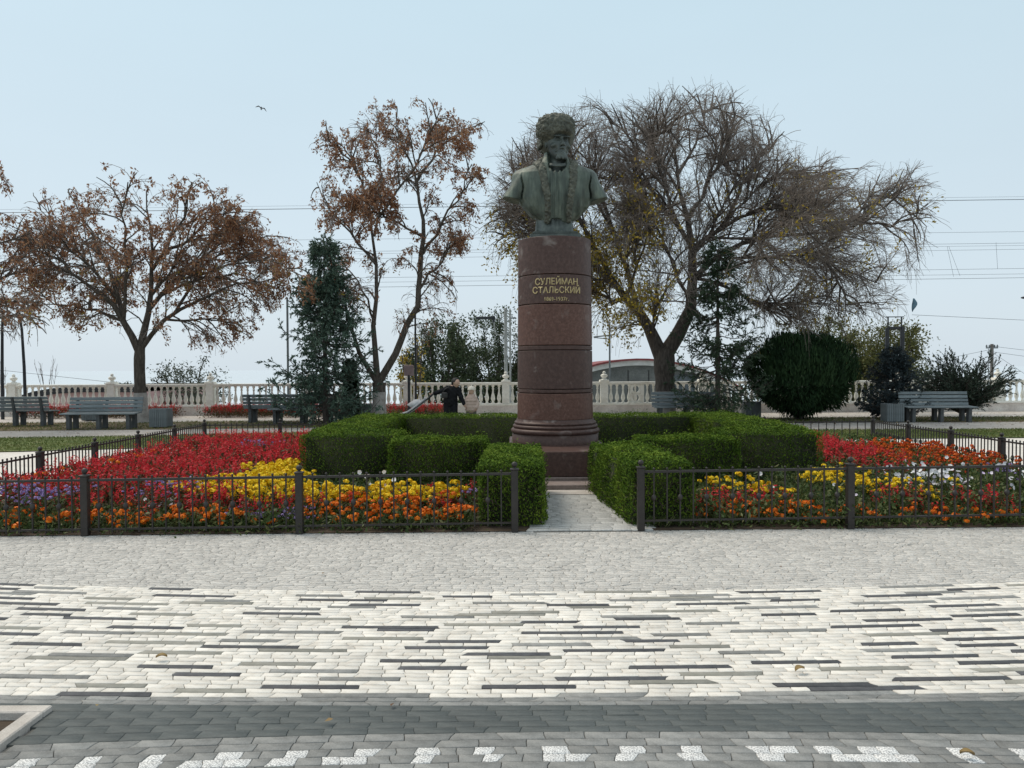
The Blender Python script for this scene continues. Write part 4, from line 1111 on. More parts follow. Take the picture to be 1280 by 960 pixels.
def bench(label, x, y, rz, group='grey slatted park benches'):
    r = tag(empty('park_bench', (x, y, 0), rz), label, 'bench', group)
    for sx in (-.78, 0, .78): link('leg', leg_mesh, r, (sx, 0, 0))
    for k in range(5):
        o = link('slat', slat_mesh, r, (0, -.255 + k * .105, .425 + .004 * k))
    for k in range(4):
        o = link('slat', slat_mesh, r, (0, .205 + .026 * (k + 1), .505 + .103 * k)); o.rotation_euler = (math.radians(77), 0, 0)
    return r
bench('grey slatted bench with its back to the viewer at the far left edge', -14.25, 22.2, PI + .03)
bench('grey slatted bench facing the viewer beside the whitewashed trunk, left of a bin', -11.15, 20.85, .06)
bench('dark slatted bench seen from behind, just left of the big spruce', -7.0, 23.0, PI - .05)
bench('grey slatted bench facing the viewer, half hidden by the big spruce', -6.15, 22.6, .02)
bench('grey slatted bench behind the rear hedge, right of the pedestal', 5.15, 22.7, -.02)
bench('grey slatted bench facing the viewer, in front of the spiky juniper', 12.15, 21.9, -.03)
bin_mat = mat_noise('grey_bin_metal', [(0.11, 0.13, 0.135), (0.16, 0.18, 0.185)], scale=6, rough=0.5, bump=0.1, objrand=0.1)
bs = MB(); bs.box(-.021, .021, -.011, .011, .03, .53, .003); bslat = bs.mesh('slat', bin_mat)
bs = MB(); bs.box(-.215, .215, -.215, .215, .02, .515); blin = bs.mesh('liner', conc)
def litter_bin(label, x, y, rz):
    r = tag(empty('litter_bin', (x, y, 0), rz), label, 'bin', 'grey slatted litter bins')
    link('liner', blin, r)
    for side in range(4):
        for k in range(9):
            t = -.2 + k * .05; a = side * PI / 2
            link('slat', bslat, r, (t * math.cos(a) - (-.228) * math.sin(a), t * math.sin(a) + (-.228) * math.cos(a), 0), a)
    return r
litter_bin('grey ribbed litter bin right of the whitewashed tree trunk', -9.75, 21.3, .05)
litter_bin('grey litter bin seen under the bench at the left', -13.3, 24.3, .1)
litter_bin('grey litter bin between the big spruce and the whitewashed forked tree', -4.55, 23.6, 0)
litter_bin('grey litter bin left of the round dark bush', 7.35, 23.6, 0)
litter_bin('grey ribbed litter bin between the small blue spruce and the bench', 10.85, 21.9, -.04)

# ================================================================== TREES
ENV3 = [(612,330),(606,262),(618,210),(650,170),(690,142),(735,122),(775,132),(830,116),(905,110),(940,135),(985,170),(1005,208),(1045,198),(1075,218),(1120,208),(1165,212),(1172,260),(1158,330),(1150,385),(1110,400),(1060,425),(1000,420),(950,410),(900,440),(850,432),(800,438),(745,425),(720,395),(640,345)]
ENV1 = [(2,330),(5,278),(40,245),(90,238),(140,218),(170,210),(240,218),(290,245),(340,285),(385,312),(386,385),(340,420),(290,435),(230,440),(150,435),(60,400),(10,400)]
ENV2 = [(395,165),(430,150),(480,132),(530,124),(575,138),(612,150),(605,210),(594,290),(578,375),(545,440),(430,430),(402,330),(388,270),(400,200)]
ENV0 = [(-300,200),(-120,190),(10,200),(40,280),(72,330),(72,400),(40,425),(-300,430)]
def in_env(Pm, env, D, jit=9):
    """keep shoots whose tip lies inside the crown profile"""
    if env is None: return Pm
    poly = [(P(x, y, D)[0], P(x, y, D)[2]) for x, y in env]
    tp = Pm[:, -1]; f = D / tp[:, 1]; tip = np.stack([tp[:, 0] * f, EYE + (tp[:, 2] - EYE) * f], 1) + rng.normal(0, jit * D / F_PX, (len(Pm), 2))
    return Pm[in_poly(tip, poly)]
bark = mat_noise('bark', [(0.045, 0.036, 0.029), (0.085, 0.07, 0.057), (0.13, 0.11, 0.092)], scale=9, rough=0.95, bump=0.8, bscale=22, stretch=(2, 2, .5), bdist=.03)
bark_d = mat_noise('dark_bark', [(0.045, 0.037, 0.031), (0.085, 0.070, 0.060), (0.13, 0.11, 0.096)], scale=9, rough=0.95, bump=0.8, bscale=22, stretch=(2, 2, .5), bdist=.03)
twig_b = mat_noise('twig_bark', [(0.15, 0.122, 0.104), (0.24, 0.20, 0.172)], scale=3, rough=0.9, bump=0)
lime = mat_noise('whitewash', [(0.24, 0.21, 0.19), (0.36, 0.33, 0.305), (0.44, 0.41, 0.38)], scale=7, rough=0.95, bump=0.6, bscale=25)
def lay_limbs(limbs, D, depth_amp, seed):
    """limbs: ([(px,py),...], r0 px, r1 px, depth drift m) -> polylines in metres"""
    out = []
    for i, (pts, r0, r1, dd) in enumerate(limbs):
        n = len(pts); d0 = D; start = P(*pts[0], D)
        if out:          # start on the nearest earlier limb
            prev = np.concatenate([o[0] for o in out]); sc = prev * (D / prev[:, 1])[:, None] + np.array([0, 0, EYE]) * (1 - D / prev[:, 1])[:, None]
            dist = np.linalg.norm((sc - start)[:, [0, 2]], axis=1); j = int(dist.argmin())
            if dist[j] < 16 * D / F_PX: d0 = prev[j, 1]; start = prev[j]
        w = [start] + [P(px, py, d0 + dd * depth_amp * ((k + 1) / (n - 1)) ** 1.3) for k, (px, py) in enumerate(pts[1:])]
        out.append((resample(w, 9), r0 * .72 * D / F_PX, r1 * .72 * D / F_PX))
    return out
def limb_arrays(L):
    Pm = np.stack([l[0] for l in L]); R = np.stack([l[2] + (l[1] - l[2]) * (1 - np.linspace(0, 1, 9)) ** 1.4 for l in L])
    Pm[:, 2:-1] += rng.normal(0, .045, Pm[:, 2:-1].shape)
    return Pm, R
def build_trunk(root, trunk_px, radii_px, D, wash_y=None, mat=bark):
    off = np.array(root.location)
    pts = [P(px, py, D) - off for px, py in trunk_px]; pts[0][2] = -.15
    rs = [r * D / F_PX for r in radii_px]
    Q = resample(pts, 14); q = np.linspace(0, 1, 14); 
    s = np.concatenate([[0], np.cumsum(np.linalg.norm(np.diff(np.array(pts), axis=0), axis=1))]); s /= s[-1]
    R = np.interp(q, s, rs) * (1 + rng.normal(0, .025, 14))
    m = MB(); m.tube([tuple(p) for p in Q], list(R), 14); o = m.build('trunk', mat, root)
    if wash_y is not None:
        zt = P(trunk_px[0][0], wash_y, D)[2]
        k = [i for i in range(14) if Q[i][2] <= zt]
        qq = [tuple(Q[i]) for i in k]; rr = [R[i] * 1.03 + .004 for i in k]
        f = (zt - Q[k[-1]][2]) / max(Q[k[-1] + 1][2] - Q[k[-1]][2], 1e-6); e = Q[k[-1]] * (1 - f) + Q[k[-1] + 1] * f
        qq.append(tuple(e)); rr.append((R[k[-1]] * (1 - f) + R[k[-1] + 1] * f) * 1.03 + .004)
        m = MB(); m.tube(qq, rr, 16); m.build('whitewash', lime, o)
    return o

def finish_tree(name, label, D, base_px, trunk, wash, limbs, group, levels, leaf_fn, mat=bark, depth_amp=1.0, extra=None):
    b = P(base_px[0], base_px[1], D); root = tag(empty(name, (b[0], D, 0)), label, 'tree', group); off = np.array(root.location)
    build_trunk(root, trunk[0], trunk[1], D, wash, mat)
    Lm, R = limb_arrays(lay_limbs(limbs, D, depth_amp, 0))
    parts = [tubes(Lm, R, 7)]
    if extra:
        ex = spawn(Lm, extra[0], .12, .8, extra[1], 8, extra[2], .0, extra[3], .16, P(base_px[0], 400, D), .35, .35); ex = in_env(ex, extra[4], D)
        parts.append(tubes(ex, rad(ex, .055, .014), 5)); Lm = np.concatenate([Lm, ex])
    gens = levels(Lm)
    thick = [(Pm, R_, s_) for Pm, R_, s_ in gens if R_[0, 0] > .012]; thin = [(Pm, R_, s_) for Pm, R_, s_ in gens if R_[0, 0] <= .012]
    for Pm, R_, s_ in thick: parts.append(tubes(Pm, R_, s_))
    V, F = join(parts); link('limbs', mesh_np('limbs', V - off, F, mat, smooth=True), root)
    if thin:
        V, F = join([tubes(*t) for t in thin]); tag(link('twigs', mesh_np('twigs', V - off, F, twig_b), root), kind='stuff')
    for nm, (V, F), mt in leaf_fn(gens, Lm):
        tag(link(nm, mesh_np(nm, V - off, F, mt), root), kind='stuff')
    return root

seed_mat = mat_leaf('brown_seed', [(0.13, 0.060, 0.036), (0.23, 0.112, 0.064), (0.33, 0.175, 0.098), (0.42, 0.25, 0.145)], trans=0.4, rough=.8)
yel_leaf = mat_leaf('yellow_leaf', [(0.20, 0.15, 0.02), (0.36, 0.25, 0.03), (0.46, 0.32, 0.05), (0.16, 0.17, 0.04)], trans=0.35)
def clusters(pts, per, size, mat_name, droop=.8, L=(.07, .145), W=(.03, .06)):
    c = np.repeat(pts, per, 0) + rng.normal(0, size, (len(pts) * per, 3)) * np.array([1, 1, 1.3]); c[:, 2] -= size * .8
    ax = unit(rdir(len(c)) + np.array([0, 0, -droop]))
    return cards(c, ax, rng.uniform(*L, len(c)), rng.uniform(*W, len(c)))
def on_twigs(Pm, n, t0=.2, t1=1.0):
    t = t0 + (t1 - t0) * rng.random((len(Pm), n)); p, _ = at_t(Pm, t); return p.reshape(-1, 3)

def levels_ash(ctr, l1=1.5, l2=.75, l3=.42, n=(9, 6, 4), env=None, D=23, t0=.25):
    def f(Lm):
        a = spawn(Lm, n[0], t0, 1.0, l1, 5, .9, .10, .25, .14, ctr, .4, .35); a = in_env(a, env, D)
        b = spawn(np.concatenate([a]), n[1], .2, 1.0, l2, 4, .9, .25, .35, .16, ctr, .25, .3); b = in_env(b, env, D)
        c = spawn(b, n[2], .3, 1.0, l3, 3, .8, .1, .7, .15); c = in_env(c, env, D, 18)
        return [(a, rad(a, .026, .010), 5), (b, rad(b, .011, .006), 3), (c, rad(c, .006, .0035), 3)]
    return f
def leaves_ash(frac, per, yfrac=.05, ylow=None, zmin=None, gaps=1.6):
    def f(gens, Lm):
        c = gens[-1][0]; b = gens[-2][0]
        p = np.concatenate([on_twigs(c, 1, .4, 1), on_twigs(b, 2, .3, 1)])
        n = .5 + .25 * (np.sin(p[:, 0] * gaps + p[:, 2] * 1.3) + np.sin(p[:, 2] * gaps * 1.3 + p[:, 1] * 1.1 + 2))
        k = rng.random(len(p)) < frac * np.clip(n * 1.6, .35, 1.25)
        if zmin is not None: k &= rng.random(len(p)) < np.clip((p[:, 2] - zmin[0]) / (zmin[1] - zmin[0]), .12, 1)
        q = p[k]; y = rng.random(len(q)) < yfrac
        out = [('seed_clusters', clusters(q[~y], per, .045, ''), seed_mat)]
        py = p[(rng.random(len(p)) < yfrac * .8) & (np.abs(p[:, 2] - (ylow or 3.6)) < 1.0)]
        if len(py): out.append(('yellow_leaves', clusters(py, per, .06, '', .4, (.05, .10), (.03, .05)), yel_leaf))
        return out
    return f

# tree at the left, whitewashed base
D1 = 23.3
limbs1 = [
    ([(174, 440), (160, 407), (140, 377), (112, 354), (70, 330), (42, 318)], 7, 1.2, -.8),
    ([(152, 392), (142, 340), (122, 300), (98, 262), (85, 240)], 4.2, 1.0, 1.0),
    ([(175, 440), (186, 392), (192, 340), (190, 290), (183, 238)], 7, 1.0, .5),
    ([(178, 434), (200, 400), (222, 384), (262, 366), (315, 350), (352, 345)], 4.8, 1.0, -.6),
    ([(190, 398), (216, 350), (260, 312), (305, 292), (338, 300)], 4.2, .9, 1.2),
    ([(192, 345), (215, 300), (236, 262), (240, 232)], 3.5, .9, -1.4),
    ([(160, 404), (115, 388), (72, 382), (45, 368)], 3.2, .9, 1.4),
    ([(168, 400), (160, 330), (152, 275), (160, 228)], 3.6, .9, -1.6),
    ([(214, 352), (262, 340), (310, 322), (362, 330), (378, 345)], 2.8, .8, -1.8),
    ([(186, 395), (196, 372), (240, 330), (280, 280), (300, 262)], 3.0, .9, 2.2),
    ([(142, 372), (105, 320), (70, 290), (50, 262)], 3.0, .9, 1.9),
    ([(200, 400), (230, 402), (262, 398), (298, 410)], 2.4, .8, .6),
]
c1 = P(185, 400, D1)
finish_tree('ash_tree', 'spreading brown-leaved tree behind the left bench, whitewashed at its base', D1, (177, 529),
            ([(177, 529), (176, 505), (175, 480), (174, 455), (175, 432)], [9, 7.8, 7.2, 7, 6.0]), 491, limbs1, 'brown autumn trees', levels_ash(c1, 1.45, .8, .42, (9, 6, 5), ENV1, D1, .1),
            leaves_ash(.85, 7, .07, 3.7, (1.4, 3.8)), depth_amp=1.5, extra=(1, 2.2, .9, .12, ENV1))
# tall forked tree behind the left hedge
D2 = 22.6
limbs2 = [
    ([(472, 480), (455, 455), (441, 425), (434, 385), (420, 335), (402, 300)], 5.0, 1.2, -.5),
    ([(473, 478), (466, 440), (468, 400), (474, 350), (470, 290), (456, 232), (438, 190)], 6.0, 1.0, .3),
    ([(476, 482), (495, 442), (514, 408), (525, 368), (526, 320)], 7.0, 4.5, .2),
    ([(526, 322), (535, 278), (521, 228), (504, 190), (495, 142)], 4.5, .8, .4),
    ([(526, 322), (552, 278), (576, 240), (590, 205)], 3.2, .8, -1.0),
    ([(522, 230), (545, 182), (578, 158), (606, 152)], 2.8, .7, .8),
    ([(470, 275), (500, 240), (530, 190), (552, 132)], 2.8, .7, -1.3),
    ([(457, 234), (430, 190), (402, 168)], 2.4, .7, -.8),
    ([(474, 325), (440, 292), (412, 268), (396, 228)], 2.8, .7, 1.2),
    ([(470, 395), (450, 360), (436, 330), (420, 322)], 2.2, .8, 1.5),
    ([(525, 370), (540, 340), (562, 310), (578, 300)], 2.8, .8, 1.0),
    ([(468, 290), (478, 240), (470, 190), (476, 160)], 2.6, .7, 1.6),
    ([(524, 300), (500, 280), (470, 262), (450, 262)], 2.4, .7, -1.6),
]
finish_tree('ash_tree', 'tall narrow brown-leaved tree with three forked stems behind the left hedge', D2, (474, 520),
            ([(474, 531), (474, 510), (474, 492), (474, 478)], [9.5, 8.5, 8, 8.5]), 490, limbs2, 'brown autumn trees', levels_ash(P(490, 330, D2), 1.1, .6, .34, (11, 7, 5), ENV2, D2),
            leaves_ash(.70, 7, .045, 4.2, (3.6, 5.2)), depth_amp=1.2)
# tree reaching in from the left edge
D0 = 21.0
limbs0 = [
    ([(-92, 440), (-45, 395), (0, 372), (48, 378)], 5, 1, -.6),
    ([(-88, 436), (-50, 350), (-5, 300), (42, 290)], 5, 1, .8),
    ([(-90, 436), (-82, 320), (-45, 240), (2, 208)], 5, 1, .2),
    ([(-92, 436), (-130, 340), (-190, 290), (-240, 280)], 5, 1, -.5),
    ([(-90, 436), (-105, 320), (-110, 240), (-125, 200)], 5, 1, .6),
    ([(-50, 396), (-20, 350), (30, 335), (62, 330)], 3.5, .8, 1.6),
    ([(-60, 410), (-20, 400), (15, 392), (40, 400)], 3, .8, -1.4),
    ([(-94, 430), (-140, 400), (-200, 370)], 4, .8, 1),
]
finish_tree('ash_tree', 'brown-leaved tree whose branches reach in over the lamp posts at the left edge', D0, (-92, 533),
            ([(-92, 533), (-92, 505), (-91, 470), (-91, 436)], [11, 9, 9, 8.5]), 488, limbs0, 'brown autumn trees', levels_ash(P(-80, 390, D0), 1.35, .75, .42, (11, 6, 5), ENV0, D0),
            leaves_ash(.6, 7, .05, 3.4, (2.4, 3.6)), depth_amp=1.3)

# big bare tree at the right
D3 = 24.0
limbs3 = [
    ([(828, 448), (812, 408), (788, 375), (765, 350), (742, 332), (715, 315)], 14, 2.5, -.6),
    ([(800, 390), (782, 330), (760, 275), (742, 225), (735, 180)], 6.0, 1.0, .5),
    ([(835, 450), (853, 417), (868, 385), (872, 330), (862, 275), (848, 225), (836, 165)], 15, 1.2, .3),
    ([(858, 300), (830, 255), (795, 215), (768, 170), (758, 140)], 4.5, .9, 1.2),
    ([(866, 320), (900, 283), (950, 264), (1000, 250), (1040, 230)], 5.0, 1.0, -.8),
    ([(862, 270), (885, 230), (905, 190), (908, 140)], 4.0, .9, -1.2),
    ([(900, 283), (925, 235), (950, 200), (965, 168)], 3.2, .9, 1.5),
    ([(870, 345), (905, 300), (960, 290), (1020, 300), (1070, 285), (1110, 268), (1132, 232)], 5.5, 1.0, .6),
    ([(1040, 295), (1075, 270), (1095, 235), (1100, 218)], 3.0, .8, 1.5),
    ([(1080, 282), (1120, 285), (1145, 270), (1160, 255)], 2.6, .8, -.8),
    ([(868, 350), (915, 355), (942, 392), (985, 385), (1020, 368)], 3.5, .8, -.8),
    ([(775, 360), (735, 290), (700, 245), (670, 205), (655, 180)], 5.0, .9, .8),
    ([(745, 335), (705, 305), (660, 290), (630, 280)], 3.2, .8, -.8),
    ([(760, 280), (735, 235), (715, 190), (708, 150)], 3.2, .8, -1.6),
    ([(715, 300), (680, 268), (640, 240), (622, 225)], 3.0, .8, 1.4),
    ([(864, 290), (835, 250), (822, 200), (808, 145)], 3.5, .8, -1.5),
    ([(868, 330), (900, 320), (960, 322), (1020, 330), (1075, 345)], 3.5, .8, 1.8),
    ([(846, 220), (868, 185), (880, 150), (882, 125)], 3.0, .8, 1.5),
    ([(950, 264), (985, 235), (1020, 218), (1045, 212)], 2.6, .7, 1.8),
    ([(900, 300), (940, 300), (990, 280), (1035, 262)], 2.8, .8, -1.8),
    ([(788, 375), (765, 382), (745, 360), (722, 352)], 3.0, .8, 1.2),
    ([(905, 285), (930, 250), (975, 210), (990, 195)], 2.6, .8, -.4),
    ([(782, 370), (802, 315), (815, 270), (798, 220)], 3.0, .8, 1.0),
    ([(868, 380), (848, 330), (812, 292), (785, 250)], 3.2, .8, -1.0),
    ([(742, 335), (690, 300), (645, 265), (618, 258)], 3.0, .8, .4),
    ([(775, 355), (720, 270), (690, 210), (688, 165)], 3.0, .8, -1.4),
    ([(872, 340), (930, 330), (985, 310), (1050, 330), (1100, 355)], 3.0, .8, -1.5),
]
c3 = P(850, 390, D3)
def levels_bare(Lm):
    a = spawn(Lm, 9, .15, 1.0, 1.3, 6, 1.05, .18, .12, .10, c3, .25, .35); a = in_env(a, ENV3, D3)
    b = spawn(a, 6, .12, 1.0, .95, 5, .95, .28, .14, .09, c3, .25, .35); b = in_env(b, ENV3, D3)
    k = b[:, 0, 0] > P(930, 300, D3)[0]
    lowz = b[:, 0, 2] < P(0, 300, D3)[2]
    c_ = spawn(b, 6, .1, 1.0, .60, 4, .75, .16, .10, .07, c3, .25, .3); c_ = in_env(c_, ENV3, D3, 20)
    hang = spawn(b[lowz & (rng.random(len(b)) < .5)], 3, .3, 1.0, 1.15, 5, .5, -.25, .9, .10, c3, .15, .2)
    hang = in_env(hang, ENV3, D3, 26)
    d = spawn(c_[rng.random(len(c_)) < .5], 2, .2, .9, .38, 3, .7, .1, .4, .12, c3, .2, .2); d = in_env(d, ENV3, D3, 14)
    return [(a, rad(a, .034, .012), 5), (b, rad(b, .0115, .0065), 4), (c_, rad(c_, .0064, .0036), 3), (hang, rad(hang, .0060, .0034), 3), (d, rad(d, .0045, .003), 3)]
def leaves_bare(gens, Lm):
    p = np.concatenate([on_twigs(gens[2][0], 1), on_twigs(gens[3][0], 1)])
    x0, x1 = P(735, 0, D3)[0], P(800, 0, D3)[0]
    z0 = P(0, 420, D3)[2]; z1 = P(0, 300, D3)[2]
    low = (p[:, 2] < z1) & (p[:, 2] > z0 - .4)
    left = p[:, 0] < P(815, 0, D3)[0]
    pr = np.where(left & low, .5, np.where(left & (p[:, 2] < P(0, 250, D3)[2]), .14, np.where(p[:, 2] < P(0, 220, D3)[2], .05, 0.0)))
    pr *= .35 + 1.3 * (np.sin(p[:, 0] * 2.3 + p[:, 2] * 1.7) > .1)
    q = p[rng.random(len(p)) < pr]
    # extra hanging sprays left of the fork
    e = np.stack([rng.uniform(P(735, 0, D3)[0], P(800, 0, D3)[0], 170), D3 + rng.normal(-.3, .5, 170), rng.uniform(P(0, 440, D3)[2], P(0, 320, D3)[2], 170)], 1)
    e = e[(e[:, 2] > P(0, 365, D3)[2]) | (np.sin(e[:, 0] * 9) > .2)]
    q = np.concatenate([q, e])
    return [('yellow_leaves', clusters(q, 6, .08, '', .7, (.08, .14), (.04, .07)), yel_leaf)]
t3 = finish_tree('weeping_tree', 'huge bare spreading tree with drooping twigs and a few yellow leaves behind the pedestal', D3, (832, 518),
            ([(832, 522), (832, 500), (831, 475), (830, 452), (831, 436)], [13.5, 12, 12, 13, 12]), 489, limbs3, None, levels_bare, leaves_bare, mat=bark_d, depth_amp=1.5, extra=(2, 2.2, .7, .2, ENV3))
# low branch crotch left of the fork
def conifer(name, label, x, y, h, w, mat, dens=1.0, droop=.2, sparse=0.0, group=None, gap=0.0, up=.15, nl=(.05, .10), nw=(.012, .02), seed=None, base_z=.25, prof=.85, trunk_r=.09, subl=.34, wild=.25):
    root = tag(empty(name, (x, y, 0)), label, 'tree', group)
    m = MB(); m.tube([(0, 0, -.1), (0, 0, h * .5), (0, 0, h * .98)], [trunk_r, trunk_r * .6, .012], 9); m.build('trunk', bark_d, root)
    nb = int(h * 26 * dens)
    zz_ = base_z + (h - base_z) * (rng.random(nb) ** 1.15) * .98
    if gap: zz_ = zz_ - .5 * np.sin(zz_ * 2 * PI / gap) * gap / (2 * PI)
    az = rng.random(nb) * 2 * PI
    ln = w * ((1 - (zz_ - base_z) / (h - base_z)) ** prof) * rng.uniform(.9 - wild, 1.15 + wild * .3, nb) + .10
    K = 6; s = np.linspace(0, 1, K)
    zc = zz_[:, None] + ln[:, None] * (up * s[None] - droop * np.sin(s * PI * .9)[None] * .8 + .12 * (s ** 3)[None])
    br = np.stack([np.cos(az)[:, None] * ln[:, None] * s[None], np.sin(az)[:, None] * ln[:, None] * s[None], zc], -1)
    br += rng.normal(0, .02, br.shape) * s[None, :, None]
    sub = spawn(br, 9, .15, 1.0, subl, 3, .75, .0, .25, .1, taper=.55)
    sub2 = spawn(sub, 3, .2, 1.0, subl * .47, 2, .8, 0, .2, .1)
    V, F = join([tubes(br, rad(br, .016, .005), 4), tubes(sub, rad(sub, .005, .003), 3)]); link('branches', mesh_np('branches', V, F, bark_d), root)
    tw = np.concatenate([sub, ]); ndl = []
    for arr, n in ((br, 14), (sub, 12), (sub2, 6)):
        t = rng.random((len(arr), n)); t = .12 + .88 * t; p, tg = at_t(arr, t); p = p.reshape(-1, 3); tg = tg.reshape(-1, 3)
        k = rng.random(len(p)) > sparse; p, tg = p[k], tg[k]
        ax = unit(tg * 1.0 + rdir(len(p)) * .8)
        ndl.append(cards(p + ax * .02, ax, rng.uniform(*nl, len(p)), rng.uniform(*nw, len(p))))
    V, F = join(ndl); tag(link('needles', mesh_np('needles', V, F, mat), root), kind='stuff')
    return root
spruce_m = mat_leaf('spruce_needle', [(0.034, 0.060, 0.045), (0.068, 0.115, 0.084), (0.11, 0.17, 0.125), (0.16, 0.215, 0.17)], trans=.1)
spruce_g = mat_leaf('green_needle', [(0.018, 0.034, 0.020), (0.035, 0.062, 0.035), (0.06, 0.095, 0.05), (0.085, 0.12, 0.07)], trans=.1)
spruce_b = mat_leaf('blue_needle', [(0.012, 0.020, 0.022), (0.027, 0.041, 0.045), (0.05, 0.07, 0.076), (0.08, 0.105, 0.112)], trans=.05)
bush_m = mat_leaf('thuja_spray', [(0.007, 0.018, 0.008), (0.016, 0.036, 0.015), (0.030, 0.062, 0.024), (0.05, 0.088, 0.034)], trans=.15, rough=.75, spec=.15, patch=.45, pscale=2.2)
conifer('spruce_tree', 'big dense blue-green spruce at the left, in front of a bench', -5.35, 22.0, 5.5, 1.65, spruce_m, 1.35, .24, gap=.0, nl=(.07, .14), nw=(.022, .038), prof=.95, subl=.38, sparse=.15, wild=.5)
conifer('spruce_tree', 'thin loose green spruce with gaps, just right of the big bare tree', 5.95, 22.2, 5.1, 1.5, spruce_g, 1.05, .22, sparse=.2, gap=.75, nl=(.07, .13), nw=(.018, .03), prof=.72)
conifer('blue_spruce', 'small dark blue spruce behind the litter bin at the right', 11.45, 23.1, 2.15, .95, spruce_b, 2.6, .12, base_z=.12, up=.22, nl=(.04, .08), nw=(.016, .026), prof=.75, trunk_r=.05, subl=.22)
conifer('thuja_shrub', 'narrow dark columnar conifer against the right of the big spruce', -4.85, 23.0, 1.75, .14, bush_m, 4.0, -.3, base_z=.1, up=.9, prof=.4, trunk_r=.03, subl=.10)

def spray_ball(name, label, x, y, h, r, mat, n, base_z=.25):
    root = tag(empty(name, (x, y, 0)), label, 'bush')
    m = MB()
    for k in range(9):
        a = k * 2.4; s = .25 + .5 * rng.random()
        m.tube([(rng.normal(0, .05), rng.normal(0, .05), -.05), (math.cos(a) * r * .25 * s, math.sin(a) * r * .25 * s, .3), (math.cos(a) * r * .8 * s, math.sin(a) * r * .8 * s, h * .75)], [.05, .04, .012], 6)
    m.build('stems', bark_d, root)
    d = rdir(n); zc = (h + base_z) / 2; rv = (h - base_z) / 2
    rr = 1 + .05 * (rng.random(n) < .06) - np.abs(rng.normal(0, .10, n)) - (rng.random(n) < .25) * rng.random(n) * .45
    lump = 1 + .05 * (np.sin(d[:, 0] * 7 + d[:, 2] * 5) + np.sin(d[:, 1] * 9 + d[:, 2] * 6 + 1) + np.sin(d[:, 0] * 15 + d[:, 1] * 13))
    p = d * (rr * lump)[:, None] * np.array([r, r, rv]) ; p[:, 2] += zc
    low = d[:, 2] < -.25; p[low, :2] *= .93
    ax = unit(d * .45 + rdir(n) * .35 + np.array([0, 0, 1.0]))
    ax[low] = unit(d[low] + rdir(low.sum()) * .5 + np.array([0, 0, -.3]))
    tag(link('foliage', mesh_np('foliage', *cards(p, ax, rng.uniform(.10, .22, n), rng.uniform(.022, .045, n), face=unit(d + rdir(n) * .6)), mat), root), kind='stuff')
    return root
spray_ball('thuja_bush', 'big round very dark green clipped bush right of the thin spruce', 8.62, 23.0, 2.62, 1.6, bush_m, 26000, .14)

# spiky juniper at the right
root = tag(empty('juniper_bush', (13.85, 23.6, 0)), 'spiky dark juniper with arching plumes behind the right bench', 'bush')
nb = 110; az = rng.random(nb) * 2 * PI; ln = rng.uniform(1.3, 2.35, nb); el = rng.uniform(.55, 1.35, nb)
K = 7; s = np.linspace(0, 1, K); hx_ = np.cos(el)[:, None] * ln[:, None] * s[None]; 
br = np.stack([np.cos(az)[:, None] * hx_, np.sin(az)[:, None] * hx_ * .8, .1 + np.sin(el)[:, None] * ln[:, None] * s[None] * .88 - .30 * hx_ * s[None] ** 2 * .5], -1)
sub = spawn(br, 20, .1, 1.0, .46, 4, .6, .12, .15, .1, taper=.45)
V, F = join([tubes(br, rad(br, .022, .006), 4), tubes(sub, rad(sub, .006, .003), 3)]); link('branches', mesh_np('branches', V, F, bark_d), root)
q = []
for arr, n in ((br, 30), (sub, 16)):
    p, tg = at_t(arr, .1 + .9 * rng.random((len(arr), n))); p = p.reshape(-1, 3); tg = tg.reshape(-1, 3)
    ax = unit(tg + rdir(len(p)) * .75); q.append(cards(p + ax * .02, ax, rng.uniform(.05, .10, len(p)), rng.uniform(.016, .030, len(p))))
V, F = join(q); tag(link('needles', mesh_np('needles', V, F, mat_leaf('juniper_needle', [(0.012, 0.024, 0.015), (0.03, 0.052, 0.032), (0.055, 0.085, 0.055), (0.105, 0.135, 0.105)], trans=.08)), root), kind='stuff')

